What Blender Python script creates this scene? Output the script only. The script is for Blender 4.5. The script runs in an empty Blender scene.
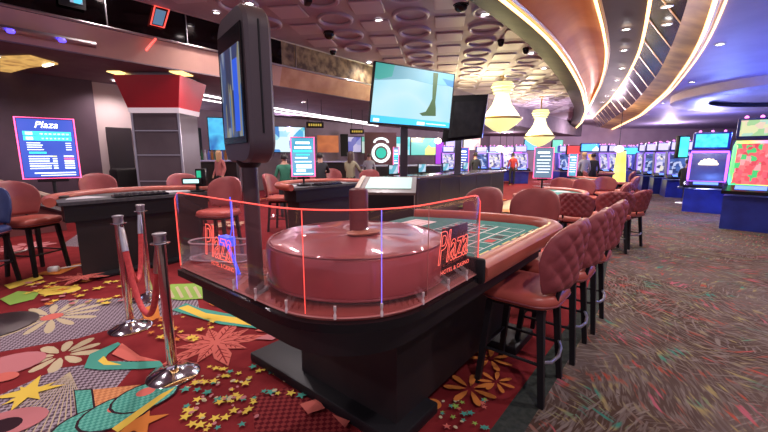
import bpy, bmesh, math, random
from mathutils import Vector, Matrix
random.seed(7)
PI = math.pi
col = bpy.context.scene.collection
# ------------------------------------------------------------------ camera
F = 370.0; PITCH = math.atan(61/370); H = 1.5
CP, SP = math.cos(PITCH), math.sin(PITCH)
cd = bpy.data.cameras.new('camera'); cam = bpy.data.objects.new('camera', cd); col.objects.link(cam)
cam.location = (0, 0, H); cam.rotation_euler = (PI/2-PITCH, 0, 0)
cd.sensor_width = 36; cd.lens = 36*F/768; cd.clip_start = 0.05; cd.clip_end = 200
bpy.context.scene.camera = cam

def at(px, py, z):
    x = (px-384)/F; y = (216-py)/F
    d = (x, CP+y*SP, -SP+y*CP); t = (z-H)/d[2]
    return Vector((d[0]*t, d[1]*t, z))
def aty(px, py, Y):
    x = (px-384)/F; y = (216-py)/F
    d = (x, CP+y*SP, -SP+y*CP); t = Y/d[1]
    return Vector((d[0]*t, Y, H+d[2]*t))
# room frame: u runs along the table rows, v across them to the left
AZ = math.radians(39.4); US, UC = math.sin(AZ), math.cos(AZ)
def UV(u, v, z=0.0): return Vector((US*u-UC*v, UC*u+US*v, z))
RU = PI/2-AZ            # rotation about z that takes local +x to u, local +y to v
def uv_of(p): return (US*p[0]+UC*p[1], -UC*p[0]+US*p[1])

# ------------------------------------------------------------------ materials
MAT = {}
def mat(name, c=(.5,.5,.5), rough=.6, metal=0., emit=None, es=1., spec=.5, coat=0., sheen=0., alpha=None):
    if name in MAT: return MAT[name]
    m = bpy.data.materials.new(name); m.use_nodes = True
    b = m.node_tree.nodes['Principled BSDF']
    b.inputs['Base Color'].default_value = (*c, 1); b.inputs['Roughness'].default_value = rough
    b.inputs['Metallic'].default_value = metal; b.inputs['Specular IOR Level'].default_value = spec
    b.inputs['Coat Weight'].default_value = coat; b.inputs['Sheen Weight'].default_value = sheen
    if emit:
        b.inputs['Emission Color'].default_value = (*emit, 1); b.inputs['Emission Strength'].default_value = es
    MAT[name] = m; return m
def noisy(name, c1, c2, scale=8., rough=.6, metal=0., detail=4., bump=0., coat=0., stretch=None, spec=.5):
    m = mat(name, c1, rough, metal, coat=coat, spec=spec); nt = m.node_tree; b = nt.nodes['Principled BSDF']
    tc = nt.nodes.new('ShaderNodeTexCoord'); n = nt.nodes.new('ShaderNodeTexNoise'); r = nt.nodes.new('ShaderNodeValToRGB')
    n.inputs['Scale'].default_value = scale; n.inputs['Detail'].default_value = detail
    src = tc.outputs['Object']
    if stretch:
        mp = nt.nodes.new('ShaderNodeMapping'); mp.inputs['Scale'].default_value = stretch
        nt.links.new(src, mp.inputs['Vector']); src = mp.outputs['Vector']
    nt.links.new(src, n.inputs['Vector']); nt.links.new(n.outputs['Fac'], r.inputs['Fac'])
    r.color_ramp.elements[0].position = .35; r.color_ramp.elements[0].color = (*c1, 1)
    r.color_ramp.elements[1].position = .65; r.color_ramp.elements[1].color = (*c2, 1)
    nt.links.new(r.outputs['Color'], b.inputs['Base Color'])
    if bump:
        bp = nt.nodes.new('ShaderNodeBump'); bp.inputs['Strength'].default_value = bump; bp.inputs['Distance'].default_value = .02
        nt.links.new(n.outputs['Fac'], bp.inputs['Height']); nt.links.new(bp.outputs['Normal'], b.inputs['Normal'])
    return m
def screen(name, cols, scale=6., strength=1.5, kind='VORONOI', stretch=(1,1,1)):
    """a lit screen: coloured patches that give off light"""
    m = mat(name, (.02,.02,.03), .3); nt = m.node_tree; b = nt.nodes['Principled BSDF']
    tc = nt.nodes.new('ShaderNodeTexCoord'); mp = nt.nodes.new('ShaderNodeMapping'); mp.inputs['Scale'].default_value = stretch
    nt.links.new(tc.outputs['Object'], mp.inputs['Vector'])
    r = nt.nodes.new('ShaderNodeValToRGB'); r.color_ramp.interpolation = 'CONSTANT' if kind == 'VORONOI' else 'LINEAR'
    if kind == 'VORONOI':
        n = nt.nodes.new('ShaderNodeTexVoronoi'); n.inputs['Scale'].default_value = scale; n.distance = 'CHEBYCHEV'
        sp = nt.nodes.new('ShaderNodeSeparateColor'); nt.links.new(n.outputs['Color'], sp.inputs['Color']); o = sp.outputs['Red']
    else:
        n = nt.nodes.new('ShaderNodeTexNoise'); n.inputs['Scale'].default_value = scale; n.inputs['Detail'].default_value = 2; o = n.outputs['Fac']
    nt.links.new(mp.outputs['Vector'], n.inputs['Vector']); nt.links.new(o, r.inputs['Fac'])
    e = r.color_ramp.elements
    while len(e) < len(cols): e.new(.5)
    for i, c in enumerate(cols):
        e[i].position = (i/len(cols)) if kind == 'VORONOI' else .3+.4*i/max(1, len(cols)-1)
        e[i].color = (*c, 1)
    nt.links.new(r.outputs['Color'], b.inputs['Emission Color']); b.inputs['Emission Strength'].default_value = strength
    return m
def glow(name, c, s): return mat(name, tuple(min(1, x*.5) for x in c), .5, emit=c, es=s)

BLACK = mat('black_paint', (.009,.008,.010), .5, spec=.3)
BLACKG = mat('black_gloss', (.008,.007,.009), .25, spec=.3)
DARKW = noisy('dark_wood', (.018,.008,.009), (.035,.014,.014), 6, .45, stretch=(1,1,8))
DARKTBL = noisy('dark_table_panel', (.008,.004,.005), (.014,.007,.008), 4, .6)
MAHOG = noisy('mahogany_top', (.24,.06,.05), (.34,.10,.075), 3, .12, stretch=(1,9,1), coat=.5)
CHROME = mat('chrome', (.78,.76,.82), .12, 1.)
STEEL = mat('brushed_steel', (.5,.49,.52), .3, 1.)
SEATM = noisy('salmon_leather', (.33,.062,.043), (.42,.085,.06), 5, .4)
BACKM = noisy('wine_leather', (.235,.048,.05), (.30,.068,.068), 5, .45)
QUILT = noisy('quilted_wine', (.205,.035,.043), (.27,.055,.062), 14, .5)
RAILM = noisy('red_rail_leather', (.30,.062,.042), (.38,.085,.058), 5, .38)
COVERM = noisy('maroon_cover_vinyl', (.31,.068,.075), (.42,.11,.115), 3, .3, bump=.08, coat=.8)
POSTM = noisy('maroon_post', (.13,.028,.03), (.18,.042,.042), 6, .35, stretch=(1,1,4))
FELT = noisy('teal_felt', (.03,.17,.15), (.045,.23,.2), 30, .9)
FELTD = noisy('dark_felt', (.03,.03,.035), (.06,.055,.06), 20, .8)
WHITE = mat('white_print', (.75,.74,.72), .7)
YELP = mat('yellow_print', (.75,.66,.25), .7)
REDP = mat('red_print', (.55,.05,.05), .7)
BLKP = mat('black_print', (.02,.02,.02), .7)
ROPEM = noisy('red_velvet', (.42,.03,.035), (.55,.05,.055), 40, .75)
WHITEPL = mat('white_plastic', (.8,.8,.8), .4)
NAVY = noisy('navy_leather', (.02,.03,.10), (.035,.05,.15), 6, .35)

def clear(name, tint, haze=(1,.6,.62), hz=.05, rough=.03):
    m = bpy.data.materials.new(name); m.use_nodes = True; nt = m.node_tree; nt.nodes.clear()
    o = nt.nodes.new('ShaderNodeOutputMaterial'); mx = nt.nodes.new('ShaderNodeMixShader')
    t = nt.nodes.new('ShaderNodeBsdfTransparent'); g = nt.nodes.new('ShaderNodeBsdfGlossy'); lw = nt.nodes.new('ShaderNodeFresnel')
    lw.inputs['IOR'].default_value = 1.3
    t.inputs['Color'].default_value = (*tint, 1); g.inputs['Roughness'].default_value = rough
    ge = nt.nodes.new('ShaderNodeNewGeometry'); su = nt.nodes.new('ShaderNodeMath'); su.operation = 'SUBTRACT'; su.inputs[0].default_value = 1; mu = nt.nodes.new('ShaderNodeMath'); mu.operation = 'MULTIPLY'
    nt.links.new(ge.outputs['Backfacing'], su.inputs[1]); nt.links.new(su.outputs[0], mu.inputs[0]); nt.links.new(lw.outputs['Fac'], mu.inputs[1])
    nt.links.new(mu.outputs[0], mx.inputs['Fac']); nt.links.new(t.outputs[0], mx.inputs[1]); nt.links.new(g.outputs[0], mx.inputs[2])
    df = nt.nodes.new('ShaderNodeBsdfDiffuse'); df.inputs['Color'].default_value = (*haze,1); m2 = nt.nodes.new('ShaderNodeMixShader'); m2.inputs['Fac'].default_value = hz
    nt.links.new(mx.outputs[0], m2.inputs[1]); nt.links.new(df.outputs[0], m2.inputs[2])
    nt.links.new(m2.outputs[0], o.inputs['Surface']); return m
ACRYL = clear('glow_tinted_acrylic', (1., .87, .89), hz=.025)  # red edge glow put into the clear sheet as pink tint and haze
ACRYLC = clear('clear_acrylic', (.86, .86, .88), (.75,.72,.78), .16)
REDEDGE = glow('red_lit_edge', (1., .09, .07), 1.3)
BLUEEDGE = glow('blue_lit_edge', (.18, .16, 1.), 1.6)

# ------------------------------------------------------------------ mesh builder
class MB:
    def __init__(s): s.bm = bmesh.new(); s.mi = 0
    def m(s, i): s.mi = i; return s
    def _f(s, vs):
        try:
            f = s.bm.faces.new(vs); f.material_index = s.mi; return f
        except ValueError: return None
    def box(s, c, size, rz=0., R=None, bev=0., seg=2):
        x, y, z = size[0]/2, size[1]/2, size[2]/2
        R = R or Matrix.Rotation(rz, 3, 'Z'); c = Vector(c)
        v = [s.bm.verts.new(c+R@Vector((a*x, b*y, d*z))) for a in (-1,1) for b in (-1,1) for d in (-1,1)]
        fs = [s._f([v[i] for i in q]) for q in ((0,1,3,2),(4,6,7,5),(0,4,5,1),(2,3,7,6),(0,2,6,4),(1,5,7,3))]
        if bev:
            es = {e for f in fs for e in f.edges}
            r = bmesh.ops.bevel(s.bm, geom=list(es), offset=bev, segments=seg, affect='EDGES', profile=.5)
            for f in r['faces']: f.material_index = s.mi
        return s
    def prism(s, pts, z0, z1, cap=True):
        a = [s.bm.verts.new((p[0], p[1], z0)) for p in pts]; b = [s.bm.verts.new((p[0], p[1], z1)) for p in pts]
        n = len(pts)
        for i in range(n): s._f([a[i], a[(i+1) % n], b[(i+1) % n], b[i]])
        if cap: s._f(a[::-1]); s._f(b)
        return s
    def poly(s, pts): s._f([s.bm.verts.new(p) for p in pts]); return s
    def slab(s, pts, th):
        """closed slab under/over a 3-D polygon, thickness vector th"""
        th = Vector(th); a = [s.bm.verts.new(Vector(p)) for p in pts]; b = [s.bm.verts.new(Vector(p)+th) for p in pts]; n = len(a)
        for i in range(n): s._f([a[i], a[(i+1) % n], b[(i+1) % n], b[i]])
        s._f(a[::-1]); s._f(b); return s
    def tube(s, path, r, n=10, closed=False, cap=True):
        path = [Vector(p) for p in path]; k = len(path); rs = r if isinstance(r, (list, tuple)) else [r]*k
        rings = []; up = None
        for i, p in enumerate(path):
            if closed: d = path[(i+1) % k]-path[i-1]
            else: d = path[min(i+1, k-1)]-path[max(i-1, 0)]
            d.normalize()
            if up is None: up = Vector((0,0,1)) if abs(d.z) < .9 else Vector((1,0,0))
            a = d.cross(up).normalized(); b = a.cross(d).normalized(); up = b
            rings.append([s.bm.verts.new(p+(a*math.cos(2*PI*j/n)+b*math.sin(2*PI*j/n))*rs[i]) for j in range(n)])
        for i in range(k if closed else k-1):
            A, B = rings[i], rings[(i+1) % k]
            for j in range(n): s._f([A[j], A[(j+1) % n], B[(j+1) % n], B[j]])
        if cap and not closed: s._f(rings[0][::-1]); s._f(rings[-1])
        return s
    def lathe(s, prof, c=(0,0,0), n=32, sx=1., sy=1., rz=0.):
        c = Vector(c); rings = []
        for r, z in prof:
            if r < 1e-6: rings.append([s.bm.verts.new(c+Vector((0,0,z)))])
            else:
                rr = []
                for j in range(n):
                    t = 2*PI*j/n; x, y = r*sx*math.cos(t), r*sy*math.sin(t)
                    rr.append(s.bm.verts.new(c+Vector((x*math.cos(rz)-y*math.sin(rz), x*math.sin(rz)+y*math.cos(rz), z))))
                rings.append(rr)
        for A, B in zip(rings, rings[1:]):
            for j in range(n):
                if len(A) == 1 and len(B) == 1: break
                if len(A) == 1: s._f([A[0], B[(j+1) % n], B[j]][::-1])
                elif len(B) == 1: s._f([A[j], A[(j+1) % n], B[0]])
                else: s._f([A[j], A[(j+1) % n], B[(j+1) % n], B[j]])
        return s
    def rings(s, rings, cap=True):
        vs = [[s.bm.verts.new(p) for p in r] for r in rings]; n = len(rings[0])
        for A, B in zip(vs, vs[1:]):
            for j in range(n): s._f([A[j], A[(j+1) % n], B[(j+1) % n], B[j]])
        if cap: s._f(vs[0][::-1]); s._f(vs[-1])
        return s
    def grid(s, rows):
        vs = [[s.bm.verts.new(p) for p in r] for r in rows]
        for A, B in zip(vs, vs[1:]):
            for j in range(len(A)-1): s._f([A[j], A[j+1], B[j+1], B[j]])
        return s
    def mesh(s, name, mats, smooth=40):
        bmesh.ops.recalc_face_normals(s.bm, faces=s.bm.faces[:])
        me = bpy.data.meshes.new(name); s.bm.to_mesh(me); s.bm.free()
        for m_ in (mats if isinstance(mats, (list, tuple)) else [mats]): me.materials.append(m_)
        if smooth:
            for p in me.polygons: p.use_smooth = True
            me.set_sharp_from_angle(angle=math.radians(smooth))
        return me
    def build(s, name, mats, parent=None, smooth=40, label=None):
        o = bpy.data.objects.new(name, s.mesh(name, mats, smooth)); col.objects.link(o)
        if parent: o.parent = parent
        if label: o['label'] = label
        return o
def tag(o, label=None, cat=None, group=None, kind=None):
    if label: o['label'] = label
    if cat: o['category'] = cat
    if group: o['group'] = group
    if kind: o['kind'] = kind
    return o
def thing(name, label, cat, loc=(0,0,0), rz=0., group=None):
    o = bpy.data.objects.new(name, None); col.objects.link(o); o.empty_display_size = .1
    o.location = loc; o.rotation_euler = (0,0,rz); return tag(o, label, cat, group)
def struct(name, mb, mats, parent=None, smooth=40):
    o = mb.build(name, mats, parent, smooth)
    o['kind'] = 'structure'; return o
def copy_tree(o, parent=None):
    c = o.copy(); col.objects.link(c)
    if parent: c.parent = parent
    for ch in [x for x in bpy.data.objects if x.parent == o]: copy_tree(ch, c)
    return c
def rrect(w, d, r, n=6, cx=0, cy=0):
    pts = []
    for (sx, sy, a0) in ((1,1,0),(-1,1,PI/2),(-1,-1,PI),(1,-1,3*PI/2)):
        for i in range(n+1):
            a = a0+PI/2*i/n; pts.append((cx+sx*(w/2-r)+r*math.cos(a), cy+sy*(d/2-r)+r*math.sin(a)))
    return pts
def pad(mb, w, d, z0, z1, r, bul=.02, n=6):
    h = z1-z0; R = []
    for k, (f, zz) in enumerate(((-.02,0),(-.004,.15),(.004,.5),(-.006,.82),(-.03,.95),(-.07,1.0),(-.16,1.05))):
        w_, d_ = w+2*f, d+2*f
        R.append([Vector((x, y, z0+h*zz)) for x, y in rrect(w_, d_, max(.01, min(r+f, w_/2-.005, d_/2-.005)), n)])
    mb.rings(R)
    return mb
def text_mesh(txt, size, mats, name, parent=None, outline=False, bevel=.0015, shear=.25, ext=.001, space=1.):
    c = bpy.data.curves.new(name, 'FONT'); c.body = txt; c.size = size; c.shear = shear; c.align_x = 'CENTER'; c.align_y = 'CENTER'; c.space_character = space
    c.resolution_u = 3
    if outline: c.fill_mode = 'NONE'; c.bevel_depth = bevel; c.bevel_resolution = 1
    else: c.extrude = ext
    t = bpy.data.objects.new(name, c); col.objects.link(t)
    dg = bpy.context.evaluated_depsgraph_get(); me = bpy.data.meshes.new_from_object(t.evaluated_get(dg))
    bpy.data.objects.remove(t); bpy.data.curves.remove(c)
    me.materials.clear(); me.materials.append(mats)
    o = bpy.data.objects.new(name, me); col.objects.link(o)
    if parent: o.parent = parent
    return o

# ================================================================== FLOOR
def carpet_strokes():
    m = mat('aisle_carpet', (.2,.15,.15), .95, spec=.1); nt = m.node_tree; b = nt.nodes['Principled BSDF']; N = nt.nodes.new; L = nt.links.new
    tc = N('ShaderNodeTexCoord'); 
    # warp, then cells: each cell turns its strokes its own way
    nz = N('ShaderNodeTexNoise'); nz.inputs['Scale'].default_value = 1.4; L(tc.outputs['Object'], nz.inputs['Vector'])
    va = N('ShaderNodeVectorMath'); va.operation = 'MULTIPLY_ADD'; va.inputs[1].default_value = (.16,.16,0); L(nz.outputs['Color'], va.inputs[0]); L(tc.outputs['Object'], va.inputs[2])
    def strokes(scale, sx, sy, seed, th):
        vo = N('ShaderNodeTexVoronoi'); vo.inputs['Scale'].default_value = scale
        mp0 = N('ShaderNodeMapping'); mp0.inputs['Location'].default_value = (seed, seed*2, 0); L(va.outputs[0], mp0.inputs['Vector']); L(mp0.outputs[0], vo.inputs['Vector'])
        sp = N('ShaderNodeSeparateColor'); L(vo.outputs['Color'], sp.inputs['Color'])
        an = N('ShaderNodeMath'); an.operation = 'MULTIPLY'; an.inputs[1].default_value = 3.1; L(sp.outputs['Red'], an.inputs[0])
        vr = N('ShaderNodeVectorRotate'); vr.rotation_type = 'Z_AXIS'; L(mp0.outputs[0], vr.inputs['Vector']); L(an.outputs[0], vr.inputs['Angle'])
        mp = N('ShaderNodeMapping'); mp.inputs['Scale'].default_value = (sx, sy, 1); L(vr.outputs[0], mp.inputs['Vector'])
        n = N('ShaderNodeTexNoise'); n.inputs['Scale'].default_value = 1.; n.inputs['Detail'].default_value = 2.5; L(mp.outputs[0], n.inputs['Vector'])
        r = N('ShaderNodeValToRGB'); e = r.color_ramp.elements; e[0].position = th-.03; e[1].position = th+.07; L(n.outputs['Fac'], r.inputs['Fac'])
        return r.outputs['Color'], n.outputs['Color']
    f1, c1 = strokes(1.5, 50, 5.5, 0., .52)
    f2, c2 = strokes(2.0, 44, 5, 3.7, .58)
    f3, c3 = strokes(1.2, 34, 4.5, 8.1, .57)
    big = N('ShaderNodeTexNoise'); big.inputs['Scale'].default_value = .9; L(tc.outputs['Object'], big.inputs['Vector'])
    base = N('ShaderNodeValToRGB'); e = base.color_ramp.elements; e[0].position = .4; e[0].color = (.060,.034,.025,1); e[1].position = .6; e[1].color = (.10,.07,.062,1)
    L(big.outputs['Fac'], base.inputs['Fac'])
    hues = N('ShaderNodeValToRGB'); e = hues.color_ramp.elements
    cl = [(.04,.17,.13),(.26,.20,.085),(.15,.12,.10),(.30,.055,.03),(.34,.09,.12)]
    hn = N('ShaderNodeTexNoise'); hn.inputs['Scale'].default_value = 3.2; hn.inputs['Detail'].default_value = 1; L(va.outputs[0], hn.inputs['Vector'])
    while len(e) < 5: e.new(.5)
    for i, c in enumerate(cl): e[i].position = .33+.34*i/4; e[i].color = (*c, 1)
    L(hn.outputs['Fac'], hues.inputs['Fac'])
    def mix(fac, a, bcol):
        x = N('ShaderNodeMix'); x.data_type = 'RGBA'; L(fac, x.inputs[0]); L(a, x.inputs[6])
        if isinstance(bcol, tuple): x.inputs[7].default_value = (*bcol, 1)
        else: L(bcol, x.inputs[7])
        return x.outputs[2]
    a = mix(f1, base.outputs['Color'], (.125,.094,.084)); a = mix(f2, a, (.175,.14,.125)); a = mix(f3, a, hues.outputs['Color'])
    L(a, b.inputs['Base Color']); return m
def hatch(name, c1, c2, scale, rot):
    m = mat(name, c1, .95, spec=.1); nt = m.node_tree; b = nt.nodes['Principled BSDF']
    tc = nt.nodes.new('ShaderNodeTexCoord'); mp = nt.nodes.new('ShaderNodeMapping'); mp.inputs['Rotation'].default_value = (0,0,rot)
    ch = nt.nodes.new('ShaderNodeTexChecker'); ch.inputs['Scale'].default_value = scale
    ch.inputs['Color1'].default_value = (*c1,1); ch.inputs['Color2'].default_value = (*c2,1)
    nt.links.new(tc.outputs['Object'], mp.inputs['Vector']); nt.links.new(mp.outputs[0], ch.inputs['Vector']); nt.links.new(ch.outputs['Color'], b.inputs['Base Color']); return m
def C(name, c): return mat('carpet_'+name, c, .95, spec=.1)
cred = noisy('carpet_red', (.145,.012,.015), (.20,.02,.022), 3.5, .95, spec=.1)
FM = [cred, C('yellow',(.62,.44,.07)), C('teal',(.06,.26,.2)), C('coral',(.5,.12,.095)), C('cream',(.44,.36,.23)), C('pink',(.42,.15,.16)),
      hatch('carpet_grey_hatch', (.09,.06,.075), (.30,.24,.28), 42, .5), hatch('carpet_orange_hatch', (.56,.24,.10), (.42,.16,.07), 46, .3),
      hatch('carpet_teal_hatch', (.05,.24,.19), (.11,.37,.29), 50, .3), C('dark',(.03,.012,.018)), C('green',(.22,.36,.07)), C('orange',(.5,.16,.035)),
      noisy('carpet_border', (.028,.034,.030), (.045,.05,.045), 30, .95, spec=.1), carpet_strokes(), noisy('slot_zone_carpet', (.10,.075,.10), (.16,.11,.15), 12, .9),
      C('pinkline', (.48,.25,.28)), hatch('carpet_red_hatch', (.10,.008,.012), (.22,.03,.03), 40, .7), noisy('pit_carpet', (.42,.30,.20), (.5,.36,.24), 4, .9, spec=.1)]
I = dict(red=0,yellow=1,teal=2,coral=3,cream=4,pink=5,ghatch=6,ohatch=7,thatch=8,dark=9,green=10,orange=11,border=12,stroke=13,slot=14,pline=15,rhatch=16,pit=17)
fl = MB()
def Q(i, pts, z=0): fl.m(i).poly([(p[0], p[1], z) for p in pts])
BL = [(-8,.72),(4,.70),(8,1.15),(45,1.6)]
for (ua,va),(ub,vb) in zip(BL, BL[1:]):
    Q(I['red'], [UV(ua,va), UV(ub,vb), UV(ub,22), UV(ua,22)]); Q(I['border'], [UV(ua,va-.15), UV(ub,vb-.15), UV(ub,vb), UV(ua,va)])
e1, e2 = Vector((6.3,4.0)), Vector((10.7,12.4)); dd = (e2-e1).normalized(); nn = Vector((dd.y,-dd.x))
eA, eB = e1-dd*9, e2+dd*30
SE = [eA, eA+dd*9, eA+dd*16, eB]
for k in range(3): Q(I['stroke'], [UV(BL[k][0],BL[k][1]-.15), SE[k], SE[k+1], UV(BL[k+1][0],BL[k+1][1]-.15)])
eC, eD = eA+nn*.14, eB+nn*.14
Q(I['pline'], [eA, eC, eD, eB]); Q(I['slot'], [eC, eC+nn*14, eD+nn*14, eD])
lay = [0.0008]
def Z(): lay[0] += .00006; return lay[0]
def tr(kind, pts): Q(I[kind], [at(x, y, 0) for x, y in pts], Z())
def W(c, r, pts, rot, sx=1.): 
    return [(c.x+r*(x*sx*math.cos(rot)-y*math.sin(rot)), c.y+r*(x*sx*math.sin(rot)+y*math.cos(rot))) for x, y in pts]
def star(kind, c, r, rot=0., n=5, inner=.42):
    Q(I[kind], W(c, r, [((1 if i % 2 == 0 else inner)*math.cos(PI*i/n), (1 if i % 2 == 0 else inner)*math.sin(PI*i/n)) for i in range(2*n)], rot), Z())
def petal(kind, c, r, rot, w=.16, r0=.15):
    Q(I[kind], W(c, r, [(r0,0),(r0+.25,w*.7),(.75,w),(.95,w*.6),(1,0),(.95,-w*.6),(.75,-w),(r0+.25,-w*.7)], rot), Z())
def daisy(kind, c, r, n, rot=0., w=.16, cen=None):
    for i in range(n): petal(kind, c, r*(1 if i % 2 == 0 else .88), rot+2*PI*i/n, w)
    if cen: disc(cen, c, r*.2)
def disc(kind, c, r, sx=1., rot=0.): Q(I[kind], W(c, r, [(math.cos(2*PI*i/18), math.sin(2*PI*i/18)) for i in range(18)], rot, sx), Z())
def leafstar(kind, c, r, n=8, rot=0.):
    for i in range(n):
        a = rot+2*PI*i/n; rr = r*(1 if i % 2 == 0 else .72)
        Q(I[kind], W(c, rr, [(0,0),(.3,.13),(.6,.15),(1,0),(.6,-.15),(.3,-.13)], a), Z())
        Q(I['red'], W(c, rr, [(.14,.012),(.9,.012),(.9,-.012),(.14,-.012)], a), Z())
        for k in (.3,.45,.6):
            for sgn in (1,-1): Q(I['red'], W(c, rr, [(k,.01*sgn),(k+.13,.10*sgn),(k+.15,.09*sgn),(k+.03,.005*sgn)], a), Z())
# grey hatched fans
tr('ghatch', [(0,322),(60,300),(130,298),(196,292),(200,312),(150,318),(80,338),(0,352)])
tr('ghatch', [(0,395),(60,368),(105,362),(140,360),(78,432),(0,432)])
for i in range(16):
    t = i/15; a = at(70, 372, 0); b_ = at(-40+t*140, 445, 0); n_ = (b_-a).normalized().cross(Vector((0,0,1)))*.004
    Q(I['cream'], [a-n_*.3, b_-n_, b_+n_, a+n_*.3], Z())
tr('rhatch', [(250,395),(300,385),(345,410),(352,432),(255,432)])
tr('ghatch', [(90,226),(150,236),(150,250),(60,246)])
# flowers, leaves and stars
daisy('cream', at(62,355,0), .27, 10, .2, .15, 'red')
daisy('cream', at(52,317,0), .42, 14, .0, .09, 'coral')
leafstar('coral', at(216,343,0), .42, 10, .3)
star('yellow', at(27,393,0), .20, .4, 4, .28); star('yellow', at(30,394,0), .14, 1.1, 4, .3)
star('orange', at(139,424,0), .15, .5, 5, .4)
disc('pink', at(10,365,0), .17, 1.2, .4); disc('pink', at(8,424,0), .13, 1.4, .3); disc('dark', at(4,427,0), .07, 1.2)
disc('coral', at(4,378,0), .06, 1.5)
# teal banded shapes
tr('teal', [(84,369),(90,355),(118,343),(121,345),(108,355),(103,362),(128,363),(160,362),(165,368),(140,370),(100,371)])
tr('coral', [(112,355),(122,344),(140,357),(160,362),(128,362)])
tr('yellow', [(98,362),(104,357),(108,362),(122,366),(104,366)])
tr('ohatch', [(92,391),(140,386),(155,387),(135,404),(108,420),(96,418)])
tr('dark', [(74,391),(93,390),(98,424),(78,434)]); tr('thatch', [(75,392),(91,391),(95,422),(80,434)])
for (x, y, r) in ((90,424,.135),(119,412,.15),(146,397,.14)):
    disc('dark', at(x,y,0), r+.012, 1.25, .75); disc('thatch', at(x,y,0), r, 1.25, .75); disc('coral', at(x,y-4,0), r*.32, 1.2, .7)
tr('yellow', [(112,430),(160,396),(176,388),(170,394),(118,434)])
# yellow and teal ribbon band beside the table
tr('teal', [(172,311),(186,304),(200,309),(225,314),(262,321),(278,326),(283,332),(262,330),(220,325),(196,318)])
tr('yellow', [(178,309),(188,306),(206,314),(240,319),(285,327),(285,331),(240,325),(205,320)])
tr('coral', [(240,318),(270,318),(290,326),(284,330),(262,323)])
tr('coral', [(255,332),(272,322),(292,326),(276,334)]); tr('pink', [(255,340),(280,330),(292,332),(272,341)])
tr('green', [(156,290),(172,285),(200,284),(218,291),(208,299),(180,301),(160,298)])
for k in range(5): tr('cream', [(166+k*9,288),(169+k*9,287),(175+k*9,298),(172+k*9,299)])
disc('orange', at(231,300,0), .20, 1.1); disc('red', at(231,300,0), .15, 1.1); disc('orange', at(231,300,0), .11, 1.1); disc('red', at(231,300,0), .06)
tr('green', [(0,300),(18,292),(40,293),(34,300),(10,306)])
disc('yellow', at(60,291,0), .14, 1.5)
tr('orange', [(140,310),(158,304),(160,318),(146,324)])
tr('orange', [(30,276),(70,266),(90,262),(60,275)]); tr('yellow', [(4,286),(40,276),(44,279),(10,290)])
# confetti of small stars
def scatter(px0, px1, py0, py1, n, kinds, r0, r1, ok=lambda x, y: True):
    for i in range(n):
        x, y = random.uniform(px0, px1), random.uniform(py0, py1)
        if not ok(x, y): continue
        k = random.choice(kinds); c = at(x, y, 0)
        if k in ('pink', 'cream'): disc(k, c, random.uniform(r0,r1)*.4, 1.3, random.random()*3)
        else: star(k, c, random.uniform(r0, r1), random.random()*6)
scatter(185, 320, 368, 432, 150, ['yellow','yellow','teal','pink','cream','yellow'], .018, .04, lambda x, y: y-368 > abs(x-250)*.2-12 and not (x > 258 and y > 398))
scatter(20, 130, 282, 306, 60, ['yellow','yellow','orange','pink'], .03, .07)
scatter(150, 215, 318, 345, 26, ['yellow','orange'], .02, .05)
scatter(440, 490, 400, 432, 26, ['green','coral','cream','teal'], .015, .03)
for (x, y, r) in ((470,392,.17),(496,385,.12),(490,362,.16)):
    for a in range(7): petal('orange', at(x,y,0), r, a*.9+.3, .13)
tr('coral', [(300,408),(318,402),(325,412),(308,418)]); tr('coral', [(332,418),(350,425),(345,432)])
disc('orange', at(433,408,0), .05)
# the same motifs go on over the rest of the carpet
for i in range(150):
    u, v = random.uniform(-3, 24), random.uniform(1, 16); p = UV(u, v); 
    q = p.y > .4 and abs(p.x) < 1.1*p.y and p.y < 4.2
    if q: continue
    c = Vector((p.x, p.y, 0)); k = random.random()
    if k < .25: daisy(random.choice(['cream','pink','orange']), c, random.uniform(.2,.4), 10, random.random())
    elif k < .45: leafstar('coral', c, random.uniform(.25,.45), 8, random.random())
    elif k < .7: star(random.choice(['yellow','orange']), c, random.uniform(.1,.22), random.random(), 5)
    elif k < .85: disc(random.choice(['teal','pink','green','ghatch']), c, random.uniform(.2,.45), 1.4, random.random()*3)
    else: disc('ohatch', c, random.uniform(.25,.5), 1.3, random.random()*3)
Q(I['pit'], [UV(8.5,2.9), UV(22,2.9), UV(22,4.6), UV(8.5,4.6)], .0006)
floor = struct('floor', fl, FM, smooth=0)

# ================================================================== WALLS / CEILINGS
CEILM = noisy('mauve_ceiling_paint', (.30,.25,.315), (.35,.295,.365), 2, .75)
RINGM = mat('mauve_ring_moulding', (.42,.355,.43), .5)
SOFF = noisy('dark_mauve_soffit', (.17,.135,.165), (.21,.17,.20), 2, .9, spec=.1)
c = MB()
c.slab([UV(-6,7.87,4.2), UV(40,7.87,4.2), UV(40,-9,4.2), UV(-6,-9,4.2)], (0,0,.2))
ceiling = struct('ceiling', c, CEILM)
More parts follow.
